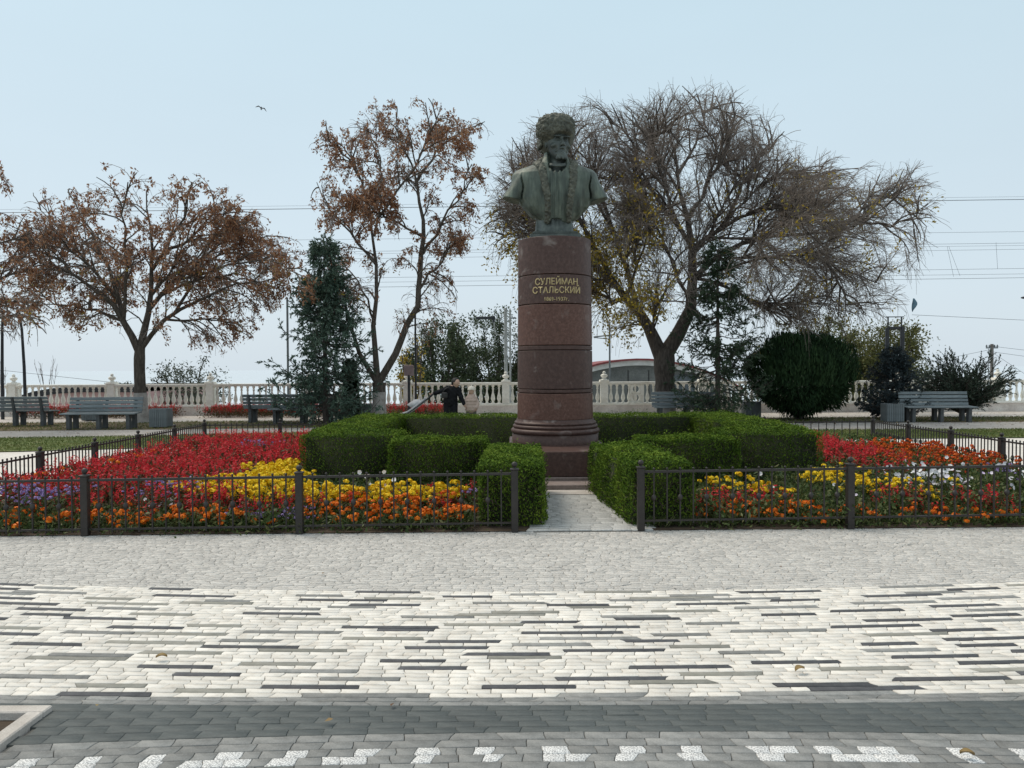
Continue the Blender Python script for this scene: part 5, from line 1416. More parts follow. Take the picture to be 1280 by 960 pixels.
# trees beyond the balustrade
def broadleaf(name, label, px0, px1, ytop, D, mat, dens, zbase=-6, sparse_top=.0, leafL=(.10, .2), bias=1.0, cat='tree', group='trees beyond the balustrade', r_trunk=.2, twl=.7):
    b = P((px0 + px1) / 2, 470, D); w = (P(px1, 470, D) - P(px0, 470, D))[0] / 2; top = P((px0 + px1) / 2, ytop, D)[2]
    root = tag(empty(name, (b[0], D, zbase)), label, cat, group); H = top - zbase
    m = MB(); m.tube([(0, 0, 0), (.1, 0, H * .35), (0, .1, H * .7)], [r_trunk, r_trunk * .7, r_trunk * .25], 8); m.build('trunk', bark_d, root)
    n = max(5, int(9 * bias)); lim = []
    for k in range(n):
        a = 2 * PI * k / n + rng.uniform(-.3, .3); rr = w * rng.uniform(.5, .95); hz_ = H * rng.uniform(.72, .97) - abs(math.cos(a)) * H * .06
        lim.append(resample([(0, 0, H * .30), (math.cos(a) * rr * .4, math.sin(a) * rr * .4, H * .55), (math.cos(a) * rr, math.sin(a) * rr, hz_)], 9))
    lim = np.stack(lim); ctr = np.array([0, 0, H * .6])
    a_ = spawn(lim, 9, .2, 1, w * .55, 5, .8, .2, .1, .15, ctr, .5); b_ = spawn(a_, 6, .2, 1, w * .26 * twl / .7, 4, .9, .15, .2, .15, ctr, .3)
    V, F = join([tubes(lim, rad(lim, r_trunk * .4, .03), 5), tubes(a_, rad(a_, .03, .012), 4), tubes(b_, rad(b_, .012, .006), 3)]); link('limbs', mesh_np('limbs', V, F, bark_d), root)
    p = on_twigs(b_, int(16 * dens) + 1, .1, 1); p = p + rng.normal(0, .10, p.shape)
    nc = int(95 * dens); d_ = rdir(nc); d_ = d_ / ((np.abs(d_) ** 3.2).sum(1) ** (1 / 3.2))[:, None]; cc = d_ * (rng.uniform(.35, .93, nc) ** .8)[:, None] * np.array([w, w, H * .40]) + np.array([0, 0, H * .585])
    q = np.repeat(cc, 150, 0) + rng.normal(0, 1, (nc * 150, 3)) * (w * .17) * np.array([1, 1, .75])
    p = np.concatenate([p, q]); p = p[(p[:, 2] < H * 1.01) & (p[:, 2] > H * .25)]
    tag(link('crown', mesh_np('crown', *cards(p, rdir(len(p)), rng.uniform(*leafL, len(p)), rng.uniform(leafL[0] * .45, leafL[1] * .5, len(p))), mat), root), kind='stuff')
    return root
g_dark = mat_leaf('dark_green_leaf', [(0.016, 0.028, 0.012), (0.035, 0.055, 0.022), (0.06, 0.085, 0.036), (0.09, 0.115, 0.055)], trans=.2, patch=.4, pscale=.8)
g_oliv = mat_leaf('olive_leaf', [(0.04, 0.05, 0.014), (0.075, 0.085, 0.024), (0.12, 0.12, 0.035), (0.17, 0.15, 0.05)], trans=.25, patch=.4, pscale=.6)
g_grey = mat_leaf('grey_green_leaf', [(0.03, 0.042, 0.025), (0.065, 0.08, 0.05), (0.11, 0.125, 0.085)], trans=.2)
broadleaf('leafy_tree', 'dense dark green tree beyond the balustrade behind the two people', 505, 600, 388, 40, g_dark, 1.0)
broadleaf('leafy_tree', 'dense dark green tree beyond the balustrade touching the left edge of the pedestal', 570, 672, 384, 43, g_dark, 1.0)
broadleaf('leafy_tree', 'yellowing green willow beyond the balustrade above the round bush', 960, 1090, 392, 42, g_oliv, 1.5)
broadleaf('leafy_tree', 'yellowing green willow beyond the balustrade around the twin lamp posts', 1045, 1160, 398, 40, g_oliv, 1.5)
broadleaf('leafy_shrub', 'small grey-green bushy tree top left of the spiky juniper', 1125, 1178, 447, 36, g_grey, .7, leafL=(.07, .14), r_trunk=.1)
broadleaf('leafy_shrub', 'sparse grey-green tree top beyond the balustrade right of the whitewashed trunk', 180, 280, 446, 38, g_grey, .55, leafL=(.09, .17), r_trunk=.12)
broadleaf('leafy_shrub', 'sparse grey-green tree top beyond the balustrade left of the whitewashed trunk', 140, 185, 465, 38, g_grey, .5, leafL=(.08, .15), r_trunk=.1)
broadleaf('leafy_shrub', 'half yellow small tree beside the sign post beyond the balustrade', 495, 535, 400, 33, yel_leaf, .14, leafL=(.08, .16), r_trunk=.1)
# bare saplings at the far left
def sapling(label, px, py_top, D, n, spread_px):
    b = P(px, 500, D); root = tag(empty('bare_sapling', (b[0], D, -6)), label, 'shrub', 'bare saplings beyond the balustrade'); s_ = D / F_PX
    lim = []
    for k in range(n):
        t = (k + .5) / n - .5; top = P(px, py_top + rng.uniform(0, 18), D)[2] + 6
        lim.append(resample([(0, 0, 0), (t * spread_px * s_ * .4, rng.normal(0, .1), top * .90), (t * spread_px * s_, rng.normal(0, .2), top)], 9))
    lim = np.stack(lim); a = spawn(lim, 5, .88, 1, .45, 4, .5, .6, 0, .1)
    V, F = join([tubes(lim, rad(lim, .03, .007), 4), tubes(a, rad(a, .009, .005), 3)]); link('trunk', mesh_np('trunk', V, F, twig_b), root)
sapling('bare sapling beyond the balustrade right of the thin lamp post', 60, 446, 36, 6, 34)
sapling('bare sapling beyond the balustrade at the left frame edge', 2, 452, 36, 3, 14)
# ================================================================== POSTS, LAMPS, WIRES
black_m = mat_noise('black_metal', [(0.018, 0.020, 0.024), (0.035, 0.038, 0.043)], scale=6, rough=0.45, bump=0.05)
grey_m = mat_noise('grey_metal', [(0.10, 0.11, 0.115), (0.16, 0.17, 0.175)], scale=6, rough=0.5, bump=0.05)
pole_c = mat_noise('pale_concrete', [(0.26, 0.27, 0.26), (0.38, 0.38, 0.36)], scale=6, rough=0.85, bump=0.2)
def lamp_post(label, px, D, top_py, base_dx=0.0):
    t = P(px, top_py, D); root = tag(empty('lamp_post', (t[0] + base_dx, D, 0)), label, 'lamp post', 'black lamp posts at the left edge')
    m = MB(); m.tube([(0, 0, 0), (-base_dx * .15, 0, t[2] * .5), (-base_dx * .5, 0, t[2] - .45), (-base_dx * .75, 0, t[2] - .2), (-base_dx, 0, t[2])], [.055, .05, .042, .042, .04], 10); m.build('pole', black_m, root)
    m = MB(); m.lathe([(.02, -.05), (.10, -.02), (.22, .0), (.20, .03), (.03, .05)], (-base_dx, 0, t[2] + .03), 18); m.build('lamp_head', black_m, root)
lamp_post('black curved lamp post with flat round head, second from the left frame edge', 24, 26.0, 395, .16)
lamp_post('black lamp post with flat round head touching the left frame edge', 4, 25.2, 391, -.08)
def simple_pole(name, label, px, D, top_py, r, mat, cat='pole', z0=0.0, group=None):
    t = P(px, top_py, D); root = tag(empty(name, (t[0], D, z0)), label, cat, group)
    m = MB(); m.tube([(0, 0, 0), (0, 0, t[2] - z0)], [r * 1.15, r * .9], 10); m.build('pole', mat, root)
    return root, t[2] - z0
simple_pole('metal_pole', 'thin grey pole standing just left of the big spruce', 359, 30, 372, .045, grey_m, z0=-6)
# twin concrete masts with lantern arm left of the pedestal
r_, h_ = simple_pole('utility_pole', 'pale concrete utility pole with a lamp arm, left beside the pedestal', 632, 36, 385, .085, pole_c, z0=-6)
m = MB(); m.box(-1.38, -.62, -.06, .06, h_ - .52, h_ - .40, .02); m.box(-.62, -.50, -.07, .07, h_ - .66, h_ - .36, .02); m.build('lamp_head', black_m, r_)
m = MB(); m.tube([(-.55, 0, h_ - .6), (-.5, 0, h_ - 1.2), (-.25, 0, h_ - 1.28), (0, 0, h_ - 1.2)], .035, 8); m.build('arm', pole_c, r_)
r_, h_ = simple_pole('utility_pole', 'thinner grey pole close to the left side of the pedestal', 637.5, 38, 387, .05, pole_c, z0=-6)
m = MB(); m.box(-.05, .3, -.03, .03, h_ - .45, h_ - .38); m.build('arm', grey_m, r_)
r_, h_ = simple_pole('utility_pole', 'thin grey pole with a side arm, just right of the pedestal', 762, 36, 404, .045, grey_m, z0=-6)
m = MB(); m.tube([(.25, 0, h_ - .52), (0, 0, h_ - .56), (-.75, 0, h_ - .64)], .03, 8); m.tube([(0, 0, h_ - .75), (-.75, 0, h_ - .66)], .02, 8); m.build('arm', grey_m, r_)
# twin lamp posts right
t0, t1 = P(1109, 398, 26), P(1128, 398, 26)
root = tag(empty('twin_lamp_post', ((t0[0] + t1[0]) / 2, 26, 0)), 'pair of dark posts joined by crossbars behind the small blue spruce', 'lamp post'); hw = (t1[0] - t0[0]) / 2; ht = P(1118, 410, 26)[2]
for s, e in ((-1, 0), (1, .05)):
    m = MB(); m.box(s * hw - .055, s * hw + .055, -.055, .055, 0, ht + e, .01); m.box(s * hw - .018 - s * .03, s * hw + .018 - s * .03, -.018, .018, ht + e, ht + .36); m.build('post', black_m, root)
m = MB(); m.box(-hw + .06, hw - .06, -.05, .05, ht - .05, ht + .04, .01); m.build('crossbar', black_m, root)
m = MB(); m.box(-hw - .05, hw + .05, -.02, .02, ht + .36, ht + .39); m.build('crossbar', black_m, root)
# distant catenary pole far right
t = P(1240, 431, 60); r_, h_ = simple_pole('utility_pole', 'brown utility pole with insulators beyond the balustrade at the far right', 1240, 60, 430, .13, mat_noise('old_wood', [(0.10, 0.085, 0.075), (0.17, 0.15, 0.135)], scale=6, rough=.9), z0=-6)
m = MB(); m.box(-.45, .45, -.05, .05, h_ - .35, h_ - .25)
for x in (-.42, -.2, .2, .42): m.lathe([(.04, 0), (.07, .05), (.05, .16), (.02, .2)], (x, 0, h_ - .25), 8)
m.build('crossarm', grey_m, r_)
m = MB(); m.tube([(0, -.05, h_ - 1.2), (-.38, -.05, h_ - .6)], .05, 6); m.build('brace', grey_m, r_)
# sign post behind the left hedge
t = P(511, 457, 24.5); root = tag(empty('sign_post', (t[0], 24.5, 0)), 'black post carrying a small pinkish blank sign, right of the forked tree', 'sign')
m = MB(); m.tube([(0, 0, 0), (0, 0, t[2] - .30)], .045, 10); m.tube([(0, 0, .0), (0, 0, .35)], [.09, .06], 10); m.build('post', black_m, root)
m = MB(); m.box(-.155, .155, -.03, .03, t[2] - .33, t[2] + .02, .012); m.build('sign_board', mat_noise('pink_board', [(0.24, 0.17, 0.17), (0.34, 0.25, 0.25)], scale=9, rough=.6), root)
simple_pole('metal_pole', 'thin black pole just right of the pinkish sign', 519, 25.6, 392, .035, black_m)
# street lamp tip at the right frame edge
t = P(1283, 372, 30); root = tag(empty('street_lamp', (t[0] + 1.5, 30, -.0)), 'dark street lamp head poking in at the right frame edge', 'street lamp')
m = MB(); m.tube([(0, 0, 0), (0, 0, t[2] - .2), (-.25, 0, t[2] + .02), (-1.0, 0, t[2] + .02)], .05, 8); m.build('pole', black_m, root)
m = MB(); m.ball((-1.4, 0, t[2]), .32, 12, 8, (1, .5, .2)); m.build('lamp_head', black_m, root)
# overhead wires
wire_m = mat_noise('wire_dark', [(0.07, 0.08, 0.09), (0.10, 0.11, 0.12)], rough=.6, bump=0)
WD = 70.0
for (pa, pb, r, lab) in [
    ((-160, 268), (1460, 247.0), .040, 'thick dark overhead wire, the heaviest one'),
    ((-160, 264), (1460, 243.5), .014, 'faint overhead wire just above the thick one'),
    ((-160, 306), (1460, 287.5), .018, 'lone thin overhead wire below the thick one'),
    ((-160, 322), (1460, 301.5), .020, 'overhead wire, upper of the middle three'),
    ((-160, 325), (1460, 304.5), .015, 'overhead wire, central of the middle three'),
    ((-160, 332), (1460, 309.0), .018, 'overhead wire, lower of the middle three'),
    ((-160, 356), (1460, 333.0), .020, 'overhead wire, upper of the low three'),
    ((-160, 361), (1460, 340.0), .018, 'overhead wire, central of the low three'),
    ((-160, 368), (1460, 344.5), .024, 'overhead wire, lowest of all the level ones')]:
    a, b = P(*pa, WD), P(*pb, WD); mid = (a + b) / 2; o = MB().tube([tuple(a - mid), tuple(b - mid)], r * .72, 5, cap=False).build('overhead_wire', wire_m); o.location = mid
    tag(o, lab, 'wire', 'overhead wires across the sky')
for (pa, pb, D_, r, lab) in [((1140, 393.5), (1340, 403), 40, .014, 'single sloping wire low at the right, above the twin posts'),
                             ((-60, 456), (150, 479), 40, .014, 'sloping wire low at the left edge, above the balustrade'),
                             ((1242, 433), (1400, 452), 60, .018, 'upper sloping wire leaving the far utility pole to the right'),
                             ((1242, 440), (1400, 462), 60, .018, 'lower sloping wire leaving the far utility pole to the right'),
                             ((1241, 441), (1330, 500), 60, .018, 'steep stay wire falling right from the far utility pole'),
                             ((1150, 455), (1238, 437), 60, .018, 'sloping wire running left from the far utility pole')]:
    a, b = P(*pa, D_), P(*pb, D_); mid = (a + b) / 2; o = MB().tube([tuple(a - mid), tuple(b - mid)], r * .72, 5, cap=False).build('overhead_wire', wire_m); o.location = mid
    tag(o, lab, 'wire', 'overhead wires across the sky')
for pa, pb, lab in (((1245, 303), (1247, 336), 'short upright dropper wire between the level wires at the right'), ((1184, 308), (1192, 346), 'slanting dropper wire, left one of the pair of slanting droppers'), ((1186, 308), (1200, 345), 'slanting dropper wire, right one of the pair of slanting droppers')):
    a, b = P(*pa, WD), P(*pb, WD); mid = (a + b) / 2; o = MB().tube([tuple(a - mid), tuple(b - mid)], .012, 5, cap=False).build('dropper_wire', wire_m); o.location = mid
    tag(o, lab, 'wire', 'droppers between the wires')
# strip of cloth caught on the tree's right edge
a = P(1142, 381, 24.2); V = []
for i in range(7):
    f = i / 6
    for s in (-1, 1):
        wd = .075 * math.sin(PI * min(1, f * .8 + .15)); V.append((s * wd + .04 * math.sin(f * 5), .03 * math.sin(f * 7 + s), .20 - .42 * f))
me = mesh_np('cloth_scrap', V, np.array([(2 * i, 2 * i + 1, 2 * i + 3, 2 * i + 2) for i in range(6)]), mat_noise('blue_cloth', [(0.08, 0.15, 0.20), (0.14, 0.24, 0.30)], rough=.8), smooth=True)
o = link('cloth_scrap', me, None, a); sd = o.modifiers.new('thick', 'SOLIDIFY'); sd.thickness = .01
tag(o, 'bluish scrap of cloth caught on the tips of the bare tree', 'cloth')
# bird
o = P(326.5, 135.5, 30); root = tag(empty('bird', tuple(o)), 'small dark bird flying high above the brown trees', 'bird'); root.rotation_euler = (0, math.radians(18), .3)
S = SDF((-.24, -.2, -.14), (.24, .2, .14), .010)
S.cap((0, -.09, 0), (0, .07, 0), .032, .022, .01); S.cap((0, -.12, .01), (0, -.14, .008), .02, .008, .01); S.cap((0, .07, 0), (0, .15, .0), .018, .022, .01, sq=(.6, 1, 2.2))
for s in (-1, 1): S.cap((s * .02, -.02, .012), (s * .11, -.04, .035), .030, .028, .012, sq=(1, .7, 2.4)); S.cap((s * .11, -.04, .035), (s * .215, .02, -.035), .028, .010, .01, sq=(1, .7, 2.2))
link('body', S.mesh('body', black_m), root)

# ================================================================== BUILDINGS BEYOND
brick = mat_noise('pink_render', [(0.48, 0.29, 0.27), (0.60, 0.39, 0.36)], scale=2, rough=.9, bump=.2, fine=.15, fscale=20)
roofd = mat_noise('dark_roof', [(0.02, 0.02, 0.022), (0.04, 0.038, 0.04)], scale=4, rough=.8)
D_ = 34.0
root = tag(empty('low_building', (P(90, 490, D_)[0], D_, -6)), 'low pink-walled building with curved dark roof behind the balustrade at the left', 'building'); ox, oz = root.location.x, -6
top = [(-14, 520), (4, 504), (22, 497), (45, 490), (70, 486), (100, 484), (140, 484), (172, 484)]
pt = [(P(x, y, D_)[0] - ox, P(x, y, D_)[2] - oz) for x, y in top]
m = MB(); m.prism([(pt[0][0], 0)] + [(x, z - .02) for x, z in pt] + [(pt[-1][0], 0)], .1, 8); m.build('wall', brick, root)
m = MB(); m.prism([(x, z - .22) for x, z in pt] + [(x, z + .04) for x, z in reversed(pt)], -.15, 8.1); m.build('roof', roofd, root)
gwall = mat_noise('grey_wall', [(0.10, 0.105, 0.10), (0.16, 0.165, 0.155)], scale=1.5, rough=.9, bump=.15, fine=.12, fscale=12)
fascia = mat_noise('white_fascia', [(0.46, 0.45, 0.42), (0.6, 0.59, 0.56)], scale=3, rough=.7)
redr = mat_noise('red_roof', [(0.16, 0.035, 0.035), (0.26, 0.06, 0.06)], scale=3, rough=.7)
D_ = 40.0
root = tag(empty('round_roof_building', (P(800, 490, D_)[0], D_, -6)), 'low grey building with shallow arched red roof and white fascia behind the balustrade', 'building'); ox = root.location.x
arc = [(x, 448 + 26 * ((x - 800) / 108) ** 2) for x in range(660, 945, 15)]
pt = [(P(x, y, D_)[0] - ox, P(x, y, D_)[2] + 6) for x, y in arc]
m = MB(); m.prism([(pt[0][0] + .3, 0)] + [(x, z - .32) for x, z in pt[1:-1]] + [(pt[-1][0] - .3, 0)], .25, 12); wall = m.build('wall', gwall, root)
m = MB(); m.prism([(x, z - .36) for x, z in pt] + [(x, z - .10) for x, z in reversed(pt)], 0, .22); m.build('fascia', fascia, root)
m = MB(); m.prism([(x, z - .10) for x, z in pt] + [(x, z) for x, z in reversed(pt)], -.12, 12.2); m.build('roof', redr, root)
for x in (786, 812, 852):
    c = P(x, 470, D_)[0] - ox; m = MB(); m.box(c - .02, c + .02, .22, .252, 5, 7.45); m.build('panel_joint', roofd, root)
c = P(868, 480, D_)[0] - ox; m = MB(); m.box(c - 1.0, c + .6, .21, .252, 5, 7.2); m.build('door_panel', mat_noise('dark_door', [(0.07, 0.085, 0.095), (0.11, 0.125, 0.135)], rough=.6), root)

# ================================================================== PEOPLE AND STROLLER
skin = mat_noise('skin', [(0.42, 0.26, 0.19), (0.50, 0.32, 0.24)], scale=20, rough=.55, bump=0)
blackc = mat_noise('black_cloth', [(0.008, 0.008, 0.010), (0.020, 0.020, 0.023)], scale=12, rough=.9, bump=.5, bscale=25, spec=.15)
hairm = mat_noise('black_hair', [(0.008, 0.007, 0.006), (0.02, 0.016, 0.014)], scale=30, rough=.5, bump=.4)
PY = 20.0
def hand(S, wr, dirv, side, curl, sc=1.0):
    """palm, four bent fingers and a thumb; wr wrist, dirv pointing direction, side towards the thumb"""
    d = Vector(dirv).normalized(); s = Vector(side).normalized(); n = d.cross(s).normalized(); w = Vector(wr)
    S.cap(tuple(w), tuple(w + d * .045 * sc), .020 * sc, .024 * sc, .006); S.cap(tuple(w + d * .06 * sc - s * .022 * sc), tuple(w + d * .06 * sc + s * .022 * sc), .016 * sc, .016 * sc, .008)
    for k, (o, l) in enumerate(((.030, .070), (.010, .078), (-.010, .072), (-.029, .056))):
        a = w + d * .075 * sc + s * o * sc; b = a + (d * math.cos(curl * .5) + n * math.sin(curl * .5)) * l * .5 * sc; c = b + (d * math.cos(curl * 1.4) + n * math.sin(curl * 1.4)) * l * .5 * sc
        S.cap(tuple(a), tuple(b), .0095 * sc, .009 * sc, .002); S.cap(tuple(b), tuple(c), .009 * sc, .0075 * sc, .002)
    a = w + d * .022 * sc + s * .022 * sc; b = a + (d * .6 + s * .7 + n * .2) * .04 * sc; c = b + (d * .9 + n * .5) * .03 * sc
    S.cap(tuple(a), tuple(b), .012 * sc, .010 * sc, .004); S.cap(tuple(b), tuple(c), .010 * sc, .008 * sc, .002)
def face(S, c, r, yaw, pitch=0.0):
    R = Matrix.Rotation(yaw, 3, 'Z') @ Matrix.Rotation(pitch, 3, 'X')
    def q(x, y, z): return tuple(Vector(c) + R @ Vector((x * r, y * r, z * r)))
    S.ell(c, (r * .80, r * .95, r), .01, rz=yaw); S.ell(q(0, -.30, -.55), (r * .58, r * .55, r * .55), .02)
    S.cap(q(0, -.92, .02), q(0, -1.08, -.22), r * .10, r * .16, .008)
    for s in (-1, 1): S.ell(q(s * .33, -.92, .06), (r * .16, r * .14, r * .10), .006, True); S.ell(q(s * .33, -.82, .05), (r * .12, r * .1, r * .09), .003); S.ell(q(s * .80, 0, -.1), (r * .10, r * .2, r * .26), .005)
    S.ell(q(0, -.88, -.52), (r * .26, r * .12, r * .06), .004)
# woman in black, leaning between pushchair and child
W = dict(head=(-1.45, PY - .03, 1.225), neck=(-1.53, PY + .01, 1.10), shL=(-1.685, PY, 1.055), shR=(-1.42, PY + .02, 1.04), hip=(-1.615, PY + .05, .78), elL=(-1.86, PY - .05, 1.00), haL=(-2.035, PY - .09, .945), elR=(-1.33, PY - .04, .86), haR=(-1.245, PY - .08, .665),
         kL=(-1.695, PY + .0, .44), fL=(-1.70, PY + .05, .075), kR=(-1.515, PY + .0, .44), fR=(-1.50, PY + .06, .075))
root = tag(empty('person', (-1.6, PY, 0)), 'person in black clothes leaning over, one hand on the pushchair, one to the child', 'person'); off = Vector(root.location)
S = SDF((-2.25, PY - .32, -.02), (-1.08, PY + .34, 1.42), .0085)
face(S, W['head'], .105, math.radians(48), math.radians(18)); S.cap(W['neck'], tuple(Vector(W['head']) + Vector((-.02, .02, -.06))), .055, .052, .02)
S.cap(W['hip'], tuple((Vector(W['shL']) + Vector(W['shR'])) / 2), .14, .13, .03); S.cap(W['shL'], W['shR'], .07, .07, .03)
for a, b, c in (('shL', 'elL', 'haL'), ('shR', 'elR', 'haR')):
    S.cap(W[a], W[b], .052, .042, .02); S.cap(W[b], W[c], .040, .026, .01)
for sx, k, f in ((-.075, 'kL', 'fL'), (.08, 'kR', 'fR')):
    h = (W['hip'][0] + sx, W['hip'][1], W['hip'][2] - .04); S.cap(h, W[k], .085, .06, .03); S.cap(W[k], W[f], .055, .04, .01); S.cap(W[f], (W[f][0], W[f][1] - .16, .03), .04, .032, .02)
hand(S, W['haL'], (-.9, -.15, -.35), (0, -1, .3), 1.3); hand(S, W['haR'], (.55, -.1, -.8), (.1, -1, 0), .8)
me = S.mesh('body', skin); me.transform(Matrix.Translation(-off)); link('body', me, root)
S = SDF((-2.12, PY - .32, .55), (-1.15, PY + .36, 1.25), .0095)      # jacket
S.cap((W['hip'][0], W['hip'][1], .74), tuple((Vector(W['shL']) + Vector(W['shR'])) / 2 + Vector((0, 0, -.03))), .175, .155, .03); S.cap(W['shL'], W['shR'], .095, .092, .03); S.cap(W['neck'], tuple(Vector(W['neck']) + Vector((.01, 0, .035))), .085, .078, .02)
for a, b, c in (('shL', 'elL', 'haL'), ('shR', 'elR', 'haR')):
    S.cap(W[a], W[b], .080, .066, .02); e = Vector(W[b]).lerp(Vector(W[c]), .88); S.cap(W[b], tuple(e), .062, .052, .01)
sl, X, Y, Z = S.win((-9, 0, -9), (9, 99, 9)); S.F[sl] += (.006 * np.sin(Z * 55 + X * 20) * np.sin(X * 40 + 1)).astype(np.float32)
me = S.mesh('jacket', blackc); me.transform(Matrix.Translation(-off)); link('jacket', me, root)
S = SDF((-1.95, PY - .25, .0), (-1.28, PY + .36, .86), .0095)        # wide trousers
for sx, k, f in ((-.078, 'kL', 'fL'), (.082, 'kR', 'fR')):
    h = (W['hip'][0] + sx, W['hip'][1], W['hip'][2] - .02); S.cap(h, W[k], .115, .095, .02); S.cap(W[k], (W[f][0], W[f][1], .10), .092, .105, .01)
sl, X, Y, Z = S.win((-9, 0, -9), (9, 99, 9)); S.F[sl] += (.005 * np.sin(X * 90 + np.sin(Z * 9))).astype(np.float32)
me = S.mesh('trousers', blackc); me.transform(Matrix.Translation(-off)); link('trousers', me, root)
S = SDF((-1.70, PY - .25, .98), (-1.25, PY + .25, 1.45), .008)       # hair
hc = Vector(W['head']); S.ell(tuple(hc + Vector((-.02, .03, .028))), (.105, .108, .108), 0); S.cap(tuple(hc + Vector((-.07, .06, .0))), tuple(hc + Vector((-.10, .08, -.14))), .06, .045, .03)
S.ell(tuple(hc + Vector((.085, -.085, -.045))), (.075, .075, .09), .01, True)
me = S.mesh('hair', hairm); me.transform(Matrix.Translation(-off)); link('hair', me, root)
m = MB(); m.box(-.22, -.07, -.20, -.13, .83, .98, .02); m.tube([(-.2, -.15, .97), (-.12, -.16, 1.08), (-.02, -.12, 1.12)], .010, 6); m.build('shoulder_bag', mat_noise('black_leather', [(0.014, 0.014, 0.015), (0.035, 0.034, 0.034)], rough=.35), root)
for k in ('fL', 'fR'):
    m = MB(); m.ball((W[k][0] - off.x, W[k][1] - off.y - .07, .045), .055, 12, 8, (.85, 2.2, .85)); m.build('shoe', black_m, root)
# child
X0 = -1.065
beige = mat_noise('beige_quilt', [(0.40, 0.29, 0.24), (0.52, 0.39, 0.33)], scale=9, rough=.8, bump=.5, bscale=18)
cream = mat_noise('cream_knit', [(0.62, 0.55, 0.46), (0.74, 0.68, 0.59)], scale=40, rough=.95, bump=.8, bscale=70)
greyc = mat_noise('grey_cloth', [(0.07, 0.063, 0.06), (0.115, 0.103, 0.096)], scale=12, rough=.9, bump=.4)
root = tag(empty('person', (X0, PY, 0)), 'small child in cream beanie and beige jacket holding the hand of the person in black', 'person'); off = Vector(root.location)
hd = (X0 + .005, PY - .02, 1.01)
S = SDF((X0 - .30, PY - .25, -.02), (X0 + .30, PY + .25, 1.2), .0085)
face(S, hd, .088, math.radians(-25), .25); S.cap((X0, PY, .86), (X0, PY, .95), .042, .042, .02); S.cap((X0, PY, .52), (X0, PY, .82), .095, .10, .02)
aL = ((X0 - .10, PY, .80), (X0 - .165, PY - .03, .70), (X0 - .155, PY - .06, .63)); aR = ((X0 + .10, PY, .80), (X0 + .16, PY - .01, .68), (X0 + .135, PY - .08, .57))
for a in (aL, aR): S.cap(a[0], a[1], .036, .03, .01); S.cap(a[1], a[2], .03, .022, .01)
for s in (-1, 1): S.cap((X0 + s * .055, PY, .50), (X0 + s * .065, PY - .01, .28), .06, .048, .02); S.cap((X0 + s * .065, PY - .01, .28), (X0 + s * .06, PY + .01, .06), .046, .036, .01); S.cap((X0 + s * .06, PY, .04), (X0 + s * .065, PY - .10, .03), .034, .028, .01)
hand(S, aL[2], (-.35, -.1, .5), (0, -1, 0), .8, .72); hand(S, aR[2], (-.2, -.2, -.9), (-.4, -.9, 0), .5, .72)
me = S.mesh('body', skin); me.transform(Matrix.Translation(-off)); link('body', me, root)
S = SDF((X0 - .28, PY - .24, .42), (X0 + .28, PY + .24, .98), .009)
S.cap((X0, PY, .57), (X0, PY, .80), .150, .125, .02)
for z in (.52, .60, .68, .76): S.ell((X0, PY, z), (.165, .145, .052), .02)
for a in (aL, aR):
    S.cap(a[0], a[1], .066, .058, .02); S.cap(a[1], tuple(Vector(a[1]).lerp(Vector(a[2]), .9)), .056, .046, .01)
S.ell((X0, PY + .02, .90), (.10, .10, .045), .02)
me = S.mesh('jacket', beige); me.transform(Matrix.Translation(-off)); link('jacket', me, root)
S = SDF((X0 - .2, PY - .2, .05), (X0 + .2, PY + .2, .62), .009)
for s in (-1, 1): S.cap((X0 + s * .058, PY, .52), (X0 + s * .068, PY - .01, .28), .080, .066, .02); S.cap((X0 + s * .068, PY - .01, .28), (X0 + s * .062, PY + .01, .09), .062, .052, .01)
me = S.mesh('trousers', greyc); me.transform(Matrix.Translation(-off)); link('trousers', me, root)
S = SDF((X0 - .18, PY - .2, .9), (X0 + .18, PY + .2, 1.22), .008)
S.ell((hd[0], hd[1] + .012, hd[2] + .045), (.092, .102, .088), 0); S.cap((hd[0], hd[1], hd[2] + .12), (hd[0], hd[1], hd[2] + .135), .024, .02, .01)
for k in range(20):
    a = 2 * PI * k / 20; S.ell((hd[0] + .088 * math.cos(a), hd[1] + .012 + .098 * math.sin(a), hd[2] + .035), (.016, .016, .018), .006)
S.ell((hd[0] + .02, hd[1] - .09, hd[2] - .03), (.085, .07, .062), .01, True)
me = S.mesh('beanie', cream); me.transform(Matrix.Translation(-off)); link('beanie', me, root)
for s in (-1, 1):
    m = MB(); m.ball((s * .062, -.045, .042), .042, 10, 7, (.9, 2.0, 1.0)); m.build('shoe', greyc, root)
# pushchair
root = tag(empty('pushchair', (-2.6, PY - .05, 0)), 'grey folding pushchair tilted back with its handle in the hand of the person in black', 'pushchair')
hx0, hz0 = -2.06 + 2.6, .925
light = mat_noise('light_grey_fabric', [(0.32, 0.32, 0.335), (0.46, 0.46, 0.475)], scale=10, rough=.85, bump=.3, bscale=30)
for s in (-.2, .2):
    m = MB(); m.tube([(hx0, s, hz0), (hx0 - .20, s, hz0 - .17), (-.10, s, .44), (-.34, s, .22), (-.42, s, .12)], .016, 8); m.tube([(-.02, s, .50), (.12, s, .30), (.20, s, .12)], .014, 8); m.build('frame', black_m, root)
m = MB(); m.tube([(hx0, -.2, hz0), (hx0 + .015, -.1, hz0 + .01), (hx0 + .015, .1, hz0 + .01), (hx0, .2, hz0)], .02, 8); m.build('handle', black_m, root)
V = []
prof_ = [(.36, .80), (.20, .665), (.02, .53), (-.14, .43), (-.26, .40), (-.38, .36), (-.42, .30)]
for x, z in prof_:
    for y in (-.18, 0, .18): V.append((x, y, z + (0 if y == 0 else .055) ))
F = [(3 * i + j, 3 * i + j + 1, 3 * i + j + 4, 3 * i + j + 3) for i in range(6) for j in range(2)]
